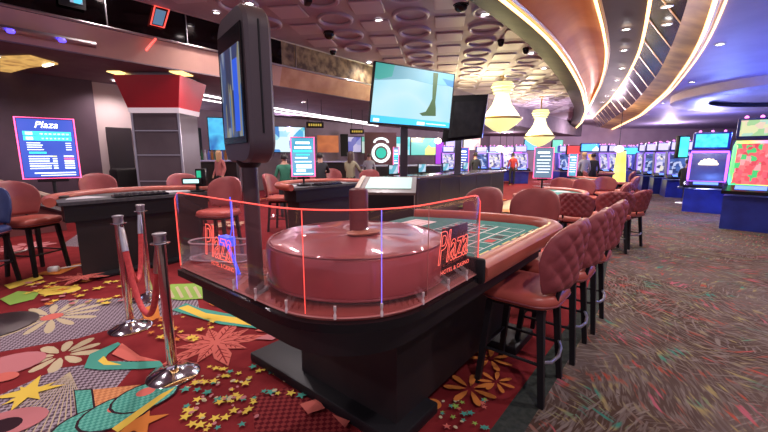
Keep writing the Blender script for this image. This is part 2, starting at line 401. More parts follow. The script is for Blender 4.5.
# rings and raised squares moulded on the ceiling, a checkerboard turned a few degrees
rg = MB(); a_ = Vector((.155,.985,0)); b_ = Vector((.985,-.155,0))
for i in range(-6, 16):
    for j in range(-5, 24):
        p = Vector((.83,9.69,0))+a_*(j-6+(.5 if i % 2 else 0))*1.0+b_*(i*.76)
        u, v = uv_of(p)
        if v > 7.3 or v < 2.2-u*.06 or u > 26: continue
        if i % 2 == 0 or True:
            if (i+2*j) % 2 == 0:
                n = 20
                rg.rings([[p+Vector((r*math.cos(2*PI*k/n), r*math.sin(2*PI*k/n), z)) for k in range(n)] for r, z in ((.36,4.2),(.36,4.155),(.335,4.14),(.30,4.155),(.29,4.19))], cap=False)
            else:
                R = Matrix.Rotation(-.157, 3, 'Z')
                rg.box(p+Vector((0,0,4.185)), (.60,.60,.035), R=R, bev=.02, seg=1)
r_ = struct('trim_1', rg, RINGM, ceiling)
# mirror fascia and copper band at the left edge of that ceiling
def mirror_mat():
    m = noisy('smoked_mirror', (.010,.010,.011), (.03,.026,.024), 1.2, .12, .0); return m
MIRR = mat('smoked_mirror_glass', (.045,.042,.042), .08, 1.)
GOLDORN = noisy('gold_ornament', (.12,.08,.05), (.46,.34,.18), 5.5, .35, .3, detail=8)
COPP = noisy('copper_band', (.50,.30,.25), (.60,.37,.30), 1.2, .5, .1)
ORNG = noisy('orange_band', (.46,.20,.10), (.62,.34,.19), 2.2, .45, .1)
mb = MB(); mb.slab([UV(-6,7.87,3.62), UV(5.7,7.87,3.62), UV(5.7,7.87,4.2), UV(-6,7.87,4.2)], UV(0,.08)); struct('trim_2', mb, MIRR)
mb = MB(); mb.slab([UV(5.7,7.87,3.62), UV(13.5,7.87,3.62), UV(13.5,7.87,4.2), UV(5.7,7.87,4.2)], UV(0,.08)); struct('trim_3', mb, GOLDORN)
mb = MB()
for u in (0.9,2.2,3.5,4.8,6.1): mb.box(UV(u,7.84,3.91), (.012,.03,.56), RU)
mb.tube([UV(-6,7.82,3.62), UV(13.5,7.82,3.62)], .022, 8); mb.tube([UV(-6,7.84,4.19), UV(13.5,7.84,4.19)], .015, 6)
struct('trim_4', mb, STEEL)
mb = MB(); mb.slab([UV(-6,7.86,3.6), UV(5.7,7.86,3.6), UV(5.7,8.0,3.17), UV(-6,8.0,3.17)], UV(0,.1)); struct('trim_5', mb, COPP)
mb = MB(); mb.slab([UV(5.7,7.86,3.6), UV(13.5,7.86,3.6), UV(13.5,8.0,3.17), UV(5.7,8.0,3.17)], UV(0,.1)); struct('trim_6', mb, ORNG)
mb = MB(); mb.slab([UV(-6,8.0,3.15), UV(13.5,8.0,3.15), UV(40,8.0,3.15), UV(40,20,3.15), UV(-6,20,3.15)], (0,0,.1)); struct('ceiling_left', mb, SOFF)
mb = MB(); mb.slab([UV(13.5,7.87,4.2), UV(40,7.87,4.2), UV(40,7.87,3.15), UV(13.5,7.87,3.15)], UV(0,.1)); struct('trim_7', mb, SOFF)
# soffit light lines
LEDW = glow('cool_led', (1.,.93,.95), 3.2)
for k, pts in enumerate(([(188,92),(235,101),(285,110),(330,117),(378,124)], [(188,97),(235,105),(285,113),(330,119),(378,126)])):
    mb = MB(); mb.tube([at(x, y, 3.12) for x, y in pts], .028 if k == 0 else .022, 6)
    tag(mb.build('light_strip', LEDW), ('upper' if k == 0 else 'lower')+' white light line curving under the dark soffit behind the tall display', 'light')
# left walls
WALLM = noisy('plum_wall', (.062,.036,.06), (.085,.052,.08), 1.5, .6)
BEIGE = noisy('beige_wall', (.46,.39,.40), (.54,.46,.46), 1.2, .7)
def wall_uv(name, u0, v0, u1, v1, z0, z1, m, th=.12):
    p, q = UV(u0, v0), UV(u1, v1); d = (q-p).normalized(); n = Vector((-d.y, d.x, 0))*th
    mb = MB(); mb.slab([(p.x,p.y,z0), (q.x,q.y,z0), (q.x,q.y,z1), (p.x,p.y,z1)], n); return struct(name, mb, m)
wall_uv('wall_left', -8, 10.6, 2.55, 10.6, 0, 3.15, WALLM)
wall_uv('wall_left_beige', 2.55, 10.75, 4.6, 10.75, 0, 3.15, BEIGE)
wall_uv('wall_bar', 4.6, 14.2, 40, 14.2, 0, 3.15, noisy('grey_plum_wall', (.13,.09,.11), (.17,.12,.14), 1.5, .7))
wall_uv('wall_bar_end', 4.6, 10.75, 4.6, 14.2, 0, 3.15, BEIGE)
mb = MB(); mb.slab([(-12,34,0), (44,34,0), (44,34,4.3), (-12,34,4.3)], (0,.15,0)); struct('wall_back', mb, noisy('back_wall', (.34,.24,.30), (.40,.29,.35), 1, .7))
wr0, wr1 = Vector((8.6,2.2)), Vector((35,34))
mb = MB(); mb.slab([(wr0.x,wr0.y,0),(wr1.x,wr1.y,0),(wr1.x,wr1.y,4.2),(wr0.x,wr0.y,4.2)], (.12,-.1,0)); struct('wall_right', mb, noisy('violet_wall', (.10,.085,.2), (.13,.11,.26), 1, .6))

# right-hand ceiling feature: gold mirrored bays edged with rope lights
def resample(pts, n):
    pts = [Vector(p) for p in pts]; L = [0]
    for a, b in zip(pts, pts[1:]): L.append(L[-1]+(b-a).length)
    out = []
    for i in range(n):
        t = L[-1]*i/(n-1); k = 0
        while k < len(L)-2 and L[k+1] < t: k += 1
        f = (t-L[k])/max(1e-9, L[k+1]-L[k]); out.append(pts[k].lerp(pts[k+1], f))
    return out
def smooth(pts, it=4):
    for _ in range(it): pts = [pts[0]]+[(pts[i-1]+pts[i]*2+pts[i+1])/4 for i in range(1, len(pts)-1)]+[pts[-1]]
    return pts
def strip_curve(px, z, n=60, back=7., fwd=0.):
    p = [at(x, y, z) for x, y in px]
    p = [p[0]-(p[1]-p[0]).normalized()*back]+p
    if fwd: p.append(p[-1]+(p[-1]-p[-2]).normalized()*fwd)
    return smooth(resample(p, n), 3)
S1 = strip_curve([(505,0),(530,20),(548,36),(560,50),(573,70),(583,90),(587,110),(582,122),(573,131)], 3.8)
S2 = strip_curve([(596,0),(603,26),(607,50),(605,68),(600,85),(588,108)], 4.02)
S3 = strip_curve([(650,0),(646,25),(640,50),(628,75),(610,100),(592,118)], 4.02)
S4 = strip_curve([(715,0),(705,32),(690,60),(668,90),(640,115),(604,133)], 3.8)
BRONZE = noisy('bronze_mirror', (.60,.20,.035), (.78,.33,.075), .9, .45, .55, spec=.15)
DARKM = noisy('dark_mirror_panel', (.075,.05,.032), (.10,.068,.045), 1, .5, 0, spec=.06)
GOLDM = noisy('gold_mirror', (.28,.15,.04), (.58,.36,.10), 1.4, .36, .5, detail=8, spec=.15)
def mirror_bay():
    return DARKM
mid = [(a+b)/2+Vector((0,0,.2)) for a, b in zip(S1, S2)]
q1 = [a.lerp(b, .25)+Vector((0,0,.12)) for a, b in zip(S1, S2)]; q3 = [a.lerp(b, .75)+Vector((0,0,.12)) for a, b in zip(S1, S2)]
mb = MB(); mb.grid([S1, q1, mid, q3, S2]); struct('ceiling_bronze_bay', mb, BRONZE, smooth=60)
mb = MB(); mb.grid([S2, [(a+b)/2+Vector((0,0,.03)) for a, b in zip(S2, S3)], S3]); struct('ceiling_dark_bay', mb, DARKM, smooth=60)
mid34 = [a.lerp(b, .55)+Vector((0,0,.05)) for a, b in zip(S3, S4)]
mb = MB(); mb.grid([S3, mid34]); struct('ceiling_mirror_bay', mb, noisy('black_mirror_panel', (.02,.013,.01), (.10,.065,.04), 2.2, .25, .15, detail=8, spec=.15), smooth=60)
mb = MB(); mb.grid([mid34, S4]); struct('ceiling_gold_bay', mb, GOLDM, smooth=60)
# fascia on the left of the first rope light
mb = MB(); up = Vector((-.14,.06,0)); 
mb.grid([S1, [p+Vector((-.12,.06,-.005)) for p in S1], [p+Vector((-.52,.26,.12)) for p in S1], [p+Vector((-.56,.28,.39)) for p in S1]]); struct('trim_8', mb, noisy('dark_bronze_fascia', (.03,.02,.018), (.05,.033,.028), 3, .6, spec=.08))
# dividing bars in the bays
mb = MB()
for i in range(4, 56, 3): mb.tube([S3[i]+Vector((0,0,-.01)), mid34[i]+Vector((0,0,-.01))], .012, 5)
struct('trim_9', mb, mat('brass', (.55,.36,.14), .3, 1.))
ROPE = glow('warm_rope_light', (1.,.60,.24), 3.2)
ropes = ((S1,'beside the mauve ring ceiling',.028),(S2,'between the bronze bay and the dark bay',.026),(S3,'between the downlight bay and black mirror bay',.028),(S4,'between the gold mirror and the violet ceiling',.032))
for k, (S, where, r) in enumerate(ropes):
    g = thing('rope_light', 'gold rope light on the curved ceiling edge '+where, 'light', tuple(S[30]), 0, 'gold rope lights of the curved ceiling')
    off = Vector(S[30])
    mb = MB(); mb.tube([p-off+Vector((0,0,-.03)) for p in S], r, 6); mb.build('light_tube', ROPE, g)
    if k in (0, 3):
        mb = MB(); mb.tube([p-off+Vector((.13 if k == 3 else -.1,-.05,-.0)) for p in S], r*.6, 6); mb.build('light_tube', ROPE, g)
    mb = MB(); mb.tube([p-off+Vector((.05,-.02,.03)) for p in S], r*1.4, 6); mb.build('channel', mat('brass'), g)
# violet ceiling on the right
mb = MB(); far = [Vector((46,40,3.84)), Vector((46,-6,3.84)), Vector((S4[0].x,-6,3.84))]
vs = [p+Vector((.03,0,.04)) for p in S4]
rows0 = vs; rows1 = [Vector((p.x+36, p.y-14, 3.84)) for p in S4]
mb.grid([rows0, rows1]); struct('ceiling_right', mb, noisy('violet_ceiling', (.27,.23,.42), (.32,.27,.48), 1.2, .55), smooth=60)
mb = MB(); mb.lathe([(3.4,3.55),(4.5,3.5),(4.62,3.56),(4.62,3.84),(3.4,3.84)], (15.6,13.2,0), 64); mb.lathe([(0,3.72),(3.4,3.72)], (15.6,13.2,0), 64); struct('trim_10', mb, noisy('lilac_ring_bulkhead', (.30,.26,.36), (.36,.31,.42), 2, .5))

# downlights (fixture with a lit lens, and the lamp itself)
BULB = glow('lit_lens', (1.,.95,.9), 14.)
def downlight(p, e, c=(1,.9,.92), where='', r=.07, group=None, spot=True):
    t = thing('downlight', where, 'light', p, 0, group)
    mb = MB(); mb.lathe([(r*1.5,0),(r*1.5,-.012),(r*1.1,-.02),(r,-.005)], n=20); mb.build('trim_ring', STEEL, t)
    mb = MB(); mb.lathe([(0,-.012),(r,-.008)], n=20); mb.build('lens', BULB, t)
    if e:
        ld = bpy.data.lights.new('lamp', 'SPOT'); ld.energy = e; ld.color = c; ld.shadow_soft_size = .08; ld.spot_size = math.radians(150); ld.spot_blend = .8
        lo = bpy.data.objects.new('lamp', ld); col.objects.link(lo); lo.location = (p[0], p[1], p[2]-.06)
G1 = 'downlights of the mauve ring ceiling'
dl = [((250,3),'downlight in the mauve ceiling just above the tall display'),((379,20),'lone downlight in the mauve ceiling above the big television'),((369,62),'downlight in the mauve ceiling by the upper left corner of the television'),
      ((485,14),'downlight in the mauve ceiling nearest the gold rope light at the top edge'),((472,74),'downlight in the mauve ceiling left of the nearer chandelier top'),((531,53),'downlight in the mauve ceiling beside the dark bronze fascia'),
      ((544,68),'smaller downlight in the mauve ceiling further along the dark bronze fascia'),((528,112),'farthest downlight in the mauve ceiling, over the second chandelier')]
for (x, y), lab in dl: downlight(at(x, y, 4.19), 60 if x == 369 else 330, where=lab, group=None)
for k, (x, y) in enumerate([(626,29),(624,50),(622,68),(617,80),(613,90),(608,96),(603,102)]):
    downlight(at(x, y, 3.98), 60 if k < 3 else 0, (1,.8,.55), ('first','second','third','fourth','fifth','sixth','seventh')[k]+' downlight from the picture top in the row along the dark ceiling bay', .06)
for k, ((x, y), w) in enumerate([((667,6),'downlight at the picture top in the black mirror bay'),((667,24),'second downlight in the black mirror bay'),((699,11),'downlight in the gold mirror bay beside the outer rope light')]):
    downlight(at(x, y, 3.93), 30, (1,.8,.55), w, .06)
for k, ((x, y), w) in enumerate([((720,44),'brightest downlight in the violet ceiling, right of the outer rope light'),((692,82),'downlight in the violet ceiling between the outer rope light and the round bulkhead'),((663,103),'small downlight in the violet ceiling, third along the outer rope light'),((648,115),'faint farthest downlight in the violet ceiling')]):
    downlight(at(x, y, 3.835), 90 if k < 2 else 60, (.86,.8,1.), w, .07)
# lamps over the parts of the room behind and beside the camera
for (x, y) in ((-2.5,1.2),(1.0,-.6),(-1.6,4.2),(3.8,1.6),(-4.4,2.6),(.6,3.4),(3.6,5.4),(-3.6,-1.2)):
    downlight((x, y, 4.19) if x < 3 else (x, y, 3.8), 240, (1,.87,.9), 'downlight in the ceiling over the gaming floor', .07, 'overhead downlights out of the picture')
for (x, y) in ((-3.2,7.6),(-6.5,6.6),(-6.0,8.6),(-4.6,6.6),(-2.5,12),(-5,10.6),(1,16)):  # soffit downlights added to brighten the walls and tables on the left
    u, v = uv_of((x, y)); downlight((x, y, 3.14 if v > 8 else 4.19), 120, (1,.8,.78), 'small downlight added over the left tables to brighten that side', .05, 'added soffit downlights')
# camera domes and speakers on the ceiling
def dome(px, py, z, lab, r=.09):
    p = at(px, py, z); t = thing('dome_camera', lab, 'camera', p, 0)
    mb = MB(); mb.lathe([(0,0),(r*1.15,0),(r*1.2,-.03),(r*1.05,-.05)], n=24); mb.build('housing', WHITEPL if 'white' in lab else BLACK, t)
    mb = MB(); mb.lathe([(r,-.05),(r*.92,-.1),(r*.6,-.14),(0,-.155)], n=24); mb.build('dome', BLACKG, t)
dome(333,49,4.2,'white based dome camera on the mauve ceiling above the gold fascia')
dome(329,32,4.2,'flat black dome camera on the mauve ceiling, nearest the tall display',.11)
dome(461,3,4.2,'black dome camera on the mauve ceiling at the picture top',.12)
dome(501,40,4.2,'black dome camera on the mauve ceiling beside a ring moulding',.07)
dome(526,48,4.2,'black dome camera on the mauve ceiling close to the bronze fascia',.07)
p = aty(309, 20, 6.5); t = thing('spot_camera', 'small black bracket camera on the ceiling right of the tall display', 'camera', (p.x, p.y, 4.2))
mb = MB(); mb.tube([(0,0,0),(0,0,-.18)], .02, 8); mb.build('bracket', BLACK, t)
mb = MB(); mb.box((0,-.03,-.24), (.1,.2,.11), .4, bev=.02); mb.build('body', BLACK, t)

# chandeliers
CRYS = glow('lit_crystal', (.95,.88,.38), .85); CRYS2 = glow('lit_crystal_bright', (1.,.95,.58), 1.2)
def chandelier(px, pyb, Y, s, lab):
    p = aty(px, pyb, Y); z0 = p.z
    t = thing('chandelier', lab, 'chandelier', (p.x, Y, z0), 0, 'crystal chandeliers')
    mb = MB()
    mb.lathe([(0,0),(.28*s,.10*s),(.56*s,.30*s),(.76*s,.50*s)], n=24); mb.build('crystal_bowl', CRYS, t, 20)
    mb = MB(); mb.lathe([(.76*s,.5*s),(.78*s,.56*s),(.68*s,.60*s)], n=24); mb.build('rim', mat('brass'), t)
    mb = MB(); mb.lathe([(.70*s,.58*s),(.54*s,.80*s),(.36*s,1.05*s),(.26*s,1.35*s),(.24*s,1.45*s)], n=24)
    mb.build('crystal_neck', CRYS2, t, 20)
    mb = MB()
    for k in range(4): mb.lathe([((.27+.05*min(k,4-k))*s,(1.45+.11*k)*s),((.34+.05*min(k,4-k))*s,(1.48+.11*k)*s),((.30+.05*min(k,4-k))*s,(1.54+.11*k)*s)], n=24)
    mb.build('crystal_crown', CRYS, t, 20)
    mb = MB(); mb.tube([(0,0,1.4*s),(0,0,4.19-z0)], .025, 8); mb.lathe([(0,4.2-z0),(.12,4.2-z0),(.12,4.16-z0),(0,4.14-z0)], n=16); mb.build('stem', mat('brass'), t)
    ld = bpy.data.lights.new('lamp', 'POINT'); ld.energy = 300; ld.color = (1,.88,.42); ld.shadow_soft_size = .05
    lo = bpy.data.objects.new('lamp', ld); col.objects.link(lo); lo.location = (p.x-.9, Y-.5, z0+.8*s)
chandelier(500.5, 133, 13.5, .92, 'nearer crystal chandelier glowing yellow, the larger of the two')
chandelier(538.5, 147, 18.0, .92, 'farther crystal chandelier glowing yellow, the smaller of the two')

# ================================================================== ROULETTE TABLE
TZ = .92
def arc(cx, cy, r, a0, a1, n): return [(cx+r*math.cos(a0+(a1-a0)*i/n), cy+r*math.sin(a0+(a1-a0)*i/n)) for i in range(n+1)]
U0, V0, V1, U1 = .755, .742, 2.06, 3.22      # near end, player side, dealer side, far end (in the u,v frame)
def loc(pts): return [tuple(UV(u, v)[:2]) for u, v in pts]
near = [(U0, V1-.04), (U0, V0+.42)] + arc(U0+.42, V0+.42, .42, PI, 1.5*PI, 14)[1:]      # wheel end outline, dealer side to player side
rail_line = [(1.66, V0+.04)] + arc(U1-.25, V0+.25, .22, 1.5*PI, 2*PI, 8) + [(U1-.03, 1.2), (U1-.12, 1.62), (U1-.3, V1-.05)]
top_out = near + [(1.62, V0)] + arc(U1-.28, V0+.28, .28, 1.5*PI, 2*PI, 8) + [(U1, 1.2), (U1-.1, 1.6), (U1-.3, V1)]
rt = thing('roulette_table', 'roulette table with teal felt, red padded rail and a covered wheel at its near end', 'table', (0,0,0))
mb = MB(); mb.prism(loc(top_out), TZ-.045, TZ-.012); mb.build('table_top', BLACKG, rt)
mb = MB(); ins = [(u, v) for u, v in near]
mb.prism(loc([(U0+.03,V1-.06),(U0+.03,V0+.42)]+arc(U0+.42, V0+.42, .39, PI, 1.5*PI, 14)[1:]+[(1.68,V0+.03),(1.78,V1-.06)]), TZ-.012, TZ)
mb.build('wheel_deck', MAHOG, rt)
# recessed apron and pedestal
apr = [(U0+.10,V1-.08),(U0+.10,V0+.46)]+arc(U0+.46, V0+.46, .36, PI, 1.5*PI, 10)[1:]+[(U1-.3,V0+.10),(U1-.12,1.2),(U1-.4,V1-.08)]
mb = MB(); mb.prism(loc(apr), TZ-.2, TZ-.045); mb.build('apron', DARKTBL, rt)
mb = MB(); mb.prism(loc([(1.42,1.08),(3.0,1.08),(3.0,1.88),(1.42,1.88)]), .06, TZ-.2); mb.build('pedestal', DARKTBL, rt)
mb = MB(); mb.box(UV(1.52,1.68,.035), (.40,1.36,.07), RU, bev=.012); mb.build('foot', BLACK, rt)
mb = MB(); mb.box(UV(2.82,1.62,.035), (.40,1.5,.07), RU, bev=.012); mb.build('foot', BLACK, rt)
# felt with its printed layout
FZ = TZ+.004
mb = MB(); mb.m(0)
mb.prism(loc([(1.78,V0+.09)]+arc(U1-.29, V0+.29, .19, 1.5*PI, 2*PI, 6)+[(U1-.12,1.2),(U1-.2,1.6),(U1-.38,V1-.06),(1.78,V1-.06)]), TZ-.012, FZ)
def cell(i, u0, v0, u1, v1, dz=.0007): mb.m(i).poly([UV(u0,v0,FZ+dz), UV(u1,v0,FZ+dz), UV(u1,v1,FZ+dz), UV(u0,v1,FZ+dz)])
def frame(i, u0, v0, u1, v1, w=.006, dz=.0008):
    cell(i,u0,v0,u1,v0+w,dz); cell(i,u0,v1-w,u1,v1,dz); cell(i,u0,v0,u0+w,v1,dz); cell(i,u1-w,v0,u1,v1,dz)
for a in range(9):
    for b in range(3):
        u0, v0 = 1.98+a*.10, 1.16+b*.115; frame(1, u0, v0, u0+.10, v0+.115)
        cell(3 if (a+b) % 2 else 4, u0+.03, v0+.03, u0+.07, v0+.085, .0009)
for a in range(3): frame(1, 1.98+a*.3, 1.06, 2.28+a*.3, 1.16)
for a in range(6):
    frame(1, 1.98+a*.15, .94, 2.13+a*.15, 1.06)
    if a in (2,3): cell(3 if a == 2 else 4, 2.01+a*.15, .97, 2.10+a*.15, 1.03, .0009)
cell(1, 1.80, 1.25, 1.96, 1.75); cell(1, 2.1, 1.66, 2.75, 1.88); frame(3, 2.15, 1.70, 2.7, 1.84, .008, .0012)
for a in range(7): cell(2, 1.80+a*.17, .845, 1.93+a*.17, .905)
for a in range(3): cell(4, 2.55+a*.16, .85, 2.64+a*.16, .90, .0012)
mb.build('felt_layout', [FELT, WHITE, YELP, REDP, BLKP], rt)
# padded rail, ending in a dark cap beside the guard
def rail_path(pts, z): return [UV(u, v, z) for u, v in pts]
rp = resample(rail_path(rail_line, TZ+.015), 60)
mb = MB(); prof = []
rows = []
for i, p in enumerate(rp):
    d = (rp[min(i+1,59)]-rp[max(i-1,0)]).normalized(); n = Vector((d.y,-d.x,0))
    rows.append([p+n*x+Vector((0,0,z)) for x, z in ((.055,-.06),(.075,-.02),(.07,.02),(.04,.045),(0,.052),(-.035,.04),(-.055,.01),(-.055,-.03),(0,-.06))])
mb.rings(rows); mb.build('padded_rail', RAILM, rt)
mb = MB(); mb.box(UV(1.645,V0+.035,TZ+.02), (.035,.12,.13), RU, bev=.015); mb.build('rail_cap', BLACK, rt)
mb = MB(); mb.tube([p+Vector((0,0,-.068)) for p in rp], .018, 8); mb.build('rail_trim', glow('violet_rail_light', (.25,.14,.8), .5), rt)

# the guard: clear sheet, its lit top edge, seams and pegs
gd = thing('acrylic_guard', 'clear curved guard with red glowing edges standing around the wheel end of the roulette table', 'guard', tuple(UV(1.0,1.2,TZ)))
gline = [(U0+.015, V1-.05), (U0+.015, V0+.43)] + arc(U0+.43, V0+.43, .415, PI, 1.5*PI, 18)[1:] + [(1.645, V0+.015)]
gp = resample([UV(u, v, TZ) for u, v in gline], 70); go = Vector(gd.location)
def gtop(i): return TZ+.385+ (.012 if i in () else 0)
mb = MB()
for dsg in (0,):
    lo = [p-go for p in gp]; k = len(lo)
    hi = []
    for i, p in enumerate(lo):
        e = min(i, k-1-i)*(gp[1]-gp[0]).length
        hi.append(p+Vector((0,0,.395-(.035*max(0,1-e/.05)**2))))
    inn = []
    for i in range(k):
        d = (gp[min(i+1,k-1)]-gp[max(i-1,0)]).normalized(); inn.append(Vector((d.y,-d.x,0))*.008)
    mb.grid([lo, hi])
guard_sheet = mb.build('sheet', ACRYL, gd); so = guard_sheet.modifiers.new('thickness', 'SOLIDIFY'); so.thickness = .006; so.offset = 0
mb = MB(); mb.tube([lo[0]+Vector((0,0,.01))]+hi+[lo[-1]+Vector((0,0,.01))], .0030, 6); mb.build('lit_edge', REDEDGE, gd, label='red glowing top edge')
mb = MB(); mb.tube([p+Vector((0,0,.004)) for p in lo], .004, 6); mb.build('bottom_edge', mat('glow_red_edge', (.5,.2,.18), .3), gd)  # light along the bottom edge put into its red colour
def seam(px, py, m, nm):
    q = at(px, py, TZ); i = min(range(k), key=lambda i: (gp[i]-q).length)
    mb = MB(); mb.tube([lo[i]+Vector((0,0,.012)), hi[i]-Vector((0,0,.004))], .0018, 6); mb.build('seam', m, gd, label=nm)
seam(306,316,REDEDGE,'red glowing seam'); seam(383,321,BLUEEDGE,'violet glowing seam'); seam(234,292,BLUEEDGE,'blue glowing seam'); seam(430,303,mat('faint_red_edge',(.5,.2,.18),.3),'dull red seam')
for (x, y) in ((240,289),(266,298),(294,311),(333,320),(384,321),(424,306),(450,291),(468,281)):
    q = at(x, y, TZ); i = min(range(k), key=lambda i: (gp[i]-q).length); p = lo[i]
    mb = MB(); mb.lathe([(0,0),(.006,0),(.006,.018),(.0038,.021),(.0038,.03),(.006,.033),(.006,.05),(0,.052)], p, 12); mb.build('peg', mat('frosted_clip', (.6,.5,.5), .15), gd)
NEON = glow('neon_red', (1.,.14,.10), 1.1); NEONW = glow('neon_pink', (1.,.42,.42), 1.8)
def guard_text(u, v, z, txt, w, h, rz, m, outline, nm, shear=.25, off=.006):
    o = text_mesh(txt, 1., m, nm, None, outline, .013, shear, .004)
    xs = [q.co.x for q in o.data.vertices]; ys = [q.co.y for q in o.data.vertices]
    sx, sy = w/(max(xs)-min(xs)), h/(max(ys)-min(ys)); cx, cy = (max(xs)+min(xs))/2, (max(ys)+min(ys))/2
    if outline and w > .12:
        ob = text_mesh(txt, 1., m, nm, None, True, .0011/min(sx, sy)*1., shear); bpy.data.objects.remove(o); o = ob
    for q in o.data.vertices: q.co = Vector(((q.co.x-cx)*sx, (q.co.y-cy)*sy, q.co.z*min(sx,sy)))
    o.parent = gd; o.location = UV(u, v, z)-go; o.rotation_euler = (PI/2, 0, rz)
    return o
# near panel faces -u, reading from high v to low v; right panel faces -v, reading along +u
guard_text(U0+.004, 1.57, TZ+.20, 'Plaza', .24, .15, RU-PI/2, NEON, True, 'lettering')
guard_text(U0+.004, 1.54, TZ+.10, 'HOTEL & CASINO', .20, .02, RU-PI/2, NEON, False, 'small_lettering', 0)
guard_text(1.38, V0+.004, TZ+.205, 'Plaza', .26, .14, RU, NEON, True, 'lettering')
guard_text(1.40, V0+.004, TZ+.10, 'HOTEL & CASINO', .25, .018, RU, NEON, False, 'small_lettering', 0)

# covered wheel
wc = UV(1.28, 1.222)
t = thing('wheel_cover', 'round maroon vinyl cover over the roulette wheel inside the clear guard', 'cover', (wc.x, wc.y, TZ))
mb = MB(); prof = [(.40,.022),(.418,.03),(.424,.07),(.424,.15),(.418,.180),(.405,.192),(.36,.198),(.2,.204),(.05,.208),(0,.208)]
rings_ = []
for r, z in prof[:-1]:
    rings_.append([Vector(((r+(.006*math.sin(9*a)*math.sin(5*a+1) if .03 < z < .19 else 0))*math.cos(a), (r+(.006*math.sin(9*a)*math.sin(5*a+1) if .03 < z < .19 else 0))*math.sin(a), z+(.005*math.sin(7*a+r*20) if z > .19 and r > .06 else 0))) for a in [2*PI*i/72 for i in range(72)]])
mb.rings(rings_); mb.build('cover', COVERM, t, 30)
mb = MB(); mb.tube([(.424*math.cos(2*PI*i/64), .424*math.sin(2*PI*i/64), .028) for i in range(64)], .006, 6, closed=True); mb.tube([(.413*math.cos(2*PI*i/64), .413*math.sin(2*PI*i/64), .190) for i in range(64)], .0035, 6, closed=True)
mb.build('piping', mat('dark_maroon', (.2,.045,.05), .4), t)
mb = MB(); mb.lathe([(.0,0),(.39,0),(.39,.024),(0,.024)], n=48); mb.build('wheel_bowl', DARKW, t)
mb = MB(); mb.lathe([(.0,.205),(.043,.205),(.046,.22),(.046,.405),(.043,.418),(.03,.424),(0,.425)], (.01,.0,0), 28); mb.build('post', POSTM, t)
mb = MB(); mb.lathe([(0,.211),(.07,.213),(.074,.219),(.05,.226),(0,.226)], (.035,-.03,0), 24, 1.2, .8, .6); mb.build('post_collar', mat('tan_leather', (.40,.17,.10), .5), t)

# dark placard and clear drum behind the guard
t = thing('placard', 'dark upright placard standing behind the right end of the clear guard', 'sign', tuple(UV(1.52, V0+.075, TZ)), RU)
mb = MB(); mb.box((0,0,.138), (.235,.008,.235), bev=.002); mb.build('panel', mat('dark_plum_panel', (.035,.014,.018), .25), t)
mb = MB(); mb.box((0,.02,.01), (.2,.07,.018), bev=.004); mb.build('base', BLACK, t)
mb = MB()
for a in range(3): mb.box((.05+a*.025,-.0045,.205), (.016,.001,.016))
mb.build('print', mat('grey_print', (.16,.12,.13), .6), t)
t = thing('clear_drum', 'clear oval plastic drum lying on the table behind the left end of the guard', 'drum', tuple(UV(.99, 2.0, TZ)), -.15)
oval = rrect(.36, .15, .074, 8)
mb = MB(); mb.rings([[Vector((x,y,z)) for x, y in oval] for z in (.002,.10)], cap=False); mb.build('wall', ACRYLC, t)
for z in (.005,.10):
    mb = MB(); mb.tube([(x*1.02,y*1.04,z+.03*0) for x, y in oval], .0045, 6, closed=True); mb.build('rim', mat('pale_rim', (.55,.52,.55), .2), t)
mb = MB(); mb.prism(oval, .0, .004); mb.build('base', ACRYLC, t)
BLUEG = glow('blue_glow', (.03,.10,1.), 1.3)  # blue neon reflection in the guard, built as glowing solids
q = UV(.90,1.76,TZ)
t = thing('blue_reflection', 'blue reflection behind the left lettering, built as a glowing box and cable', 'light', tuple(q), RU)
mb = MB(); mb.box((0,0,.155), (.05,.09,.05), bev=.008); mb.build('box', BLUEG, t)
mb = MB(); mb.tube([(0,-.10,.0),(0,-.06,.06),(0,.0,.135)], .008, 8); mb.build('stand', BLUEG, t)  # lower part of the blue reflection
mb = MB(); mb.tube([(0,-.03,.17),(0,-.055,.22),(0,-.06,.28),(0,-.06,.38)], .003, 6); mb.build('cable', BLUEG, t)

# display tower on the table
pc = UV(.865, 1.36); p0 = Vector((pc.x-.05, pc.y, TZ))
t = thing('display_tower', 'tall two-sided results display on a dark pole rising from the roulette table', 'display', tuple(p0), 0)
mb = MB(); mb.tube([(0,0,.0),(0,0,.56)], .032, 20); mb.build('pole', mat('plum_pole', (.06,.035,.04), .4, .3), t)
mb = MB(); mb.lathe([(0,.012),(.042,.012),(.048,.006),(.048,0)], n=24); mb.build('base_ring', BLACK, t)
sa = math.radians(-128.+90)                       # turn of the housing about z, from the screen's bearing
hz = thing('tmp', 'x', 'x'); bpy.data.objects.remove(hz)
Rz = Matrix.Rotation(-math.radians(-128.)+PI, 3, 'Z')   # local -y becomes the screen normal
def HP(x, y, z): return Rz@Vector((x, y, z))
HW, HT, HZ0, HZ1 = .36, .095, .55, 1.115
out = []
def hprof(w, z0, z1, r, n=8):
    return [(w/2-r+r*math.cos(a), z1-r+r*math.sin(a)) for a in [PI/2*i/n for i in range(n+1)]] + [(-w/2+r+r*math.cos(a), z1-r+r*math.sin(a)) for a in [PI/2+PI/2*i/n for i in range(n+1)]] + \
           [(-w/2+r+r*math.cos(a), z0+r+r*math.sin(a)) for a in [PI+PI/2*i/n for i in range(n+1)]] + [(w/2-r+r*math.cos(a), z0+r+r*math.sin(a)) for a in [1.5*PI+PI/2*i/n for i in range(n+1)]]
HOUS = noisy('plum_plastic', (.06,.045,.055), (.075,.055,.068), 3, .42)
mb = MB()
mb.rings([[HP(x*f, y, (z-.83)*f2+.83) for x, z in hprof(HW, HZ0, HZ1, .09)] for y, f, f2 in ((-HT/2,.94,.97),(-HT/2+.012,1,1),(HT/2-.012,1,1),(HT/2,.94,.97))])
mb.build('housing', HOUS, t, 35)
